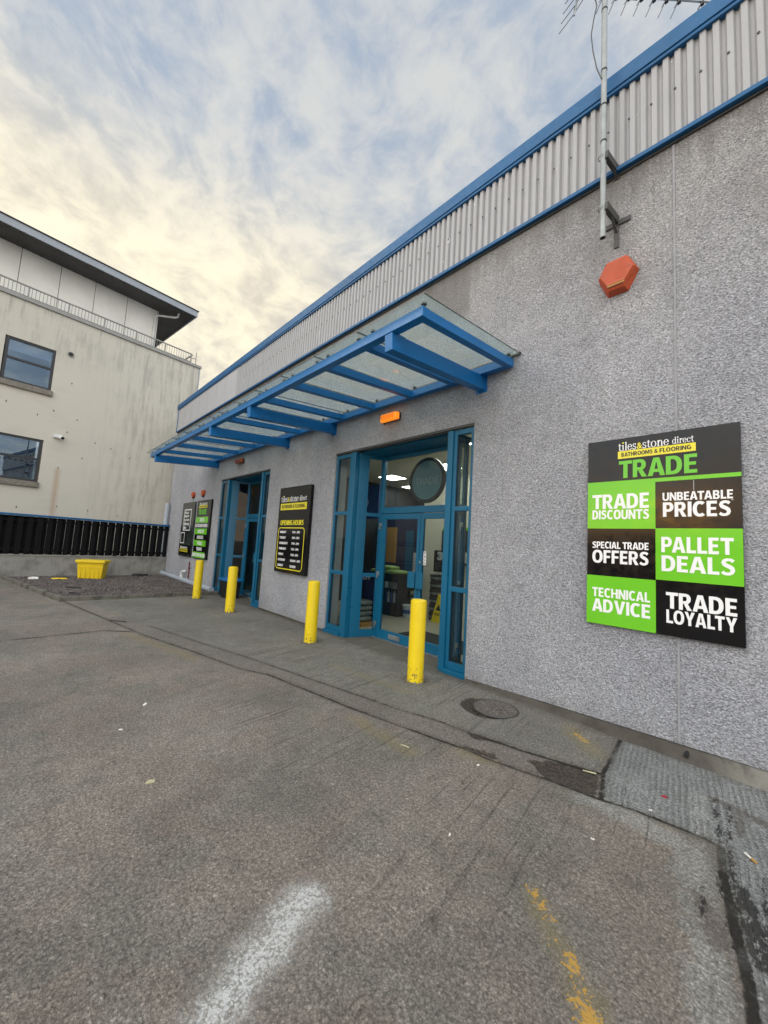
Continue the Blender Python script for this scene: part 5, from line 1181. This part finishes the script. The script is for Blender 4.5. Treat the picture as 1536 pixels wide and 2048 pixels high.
# ------------------------------------------------------------------ litter
def scrap(name, label, cat, pts, mat, h=.006, z0=.002):
    n_ = len(pts); cx = sum(a for a, b in pts)/n_; cy = sum(b for a, b in pts)/n_
    m_ = MB(); m_.add([(a, b, z0) for a, b in pts]+[(cx+(a-cx)*.9, cy+(b-cy)*.9, z0+h*(.5+.5*math.sin(i_*2.3))) for i_, (a, b) in enumerate(pts)], [tuple(range(n_-1, -1, -1)), tuple(range(n_, 2*n_))]+[(i_, (i_+1) % n_, n_+(i_+1) % n_, n_+i_) for i_ in range(n_)])
    return tag(m_.build(name, mat, None), label, cat)
blob = lambda cx, cy, a_, b_, th, n_=9: [(cx+a_*math.cos(q)*math.cos(th)-b_*math.sin(q)*math.sin(th), cy+a_*math.cos(q)*math.sin(th)+b_*math.sin(q)*math.cos(th)) for q in np.linspace(0, 2*math.pi, n_, endpoint=False)]
scrap('fallen_leaf', 'small crimson leaf on the pale slab beneath the trade board', 'leaf', blob(-.672, -.88, .020, .011, .6), M['scrap_red'], .008)
scrap('fallen_leaf', 'pale dry leaf lying alone on the open yard at the left', 'leaf', blob(-2.98, -3.60, .03, .016, 1.2), M['leaf_pale'], .012)
ct = thing('cigarette_butt', 'cigarette end with orange filter on the slab at the right edge', 'cigarette end', (-.21, -1.18, .008))
MB().tube([(-.235, -1.155, .009), (-.205, -1.185, .009)], .0065, 10).build('paper_end', M['scrap_white'], ct); MB().tube([(-.205, -1.185, .009), (-.185, -1.205, .009)], .0068, 10).build('filter', M['scrap_tan'], ct)
scrap('twig', 'thin pale twig on the brown soil patch by the slab edge', 'twig', [(-1.18, -1.0), (-1.09, -.965), (-1.085, -.975), (-1.175, -1.01)], M['leaf_pale'], .008)
scrap('twig', 'short pale twig lying on the brushed concrete before the joint', 'twig', [(-2.32, -1.88), (-2.24, -1.86), (-2.238, -1.868), (-2.318, -1.888)], M['leaf_pale'], .008)
for (xq, yq, r_), lb in (((-.70, -1.14, .014), 'torn white paper scrap near the slab joint below the red leaf'), ((-.86, -1.75, .012), 'thin white paper scrap on the concrete right of the yellow paint'), ((-1.73, -1.62, .013), 'white paper scrap near the yellow stained joint'), ((-4.35, -3.35, .035), 'folded white paper scrap on the open yard left of the joint'), ((-3.9, -3.62, .018), 'tiny white paper scrap in the middle of the open yard'), ((-1.42, -2.40, .012), 'tiny white chip on the bare concrete left of the yellow paint')):
    scrap('paper_scrap', lb, 'paper scrap', blob(xq, yq, r_, r_*.5, xq*3, 7), M['scrap_white'], .008)
scrap('stick', 'brown stick lying on the yard short of the gravel bed', 'stick', [(-8.75, -2.99), (-8.45, -2.80), (-8.43, -2.82), (-8.73, -3.02)], M['scrap_black'], .015)
scrap('plastic_cup', 'crushed white cup on the gravel left of the yellow box', 'litter', blob(-15.9, -3.95, .14, .06, 1.2), M['scrap_white'], .08, .06)
scrap('yellow_sheet', 'flat yellow plastic piece on the gravel beside the yellow box', 'litter', blob(-15.8, -3.35, .22, .07, 1.3), M['bin_yellow'], .04, .065)
scrap('black_rag', 'black plastic rag near the middle of the gravel bed', 'litter', blob(-13.3, -3.2, .24, .07, .9), M['scrap_black'], .05, .062)
scrap('black_rag', 'black plastic rag on the gravel close behind the kerb corner', 'litter', blob(-12.2, -3.25, .20, .05, .6), M['scrap_black'], .04, .062)
scrap('dead_leaves', 'small heap of dead leaves against the wall right of the yellow box', 'litter', blob(-16.6, -1.0, .10, .28, .1, 13), M['scrap_black'], .10, .06)
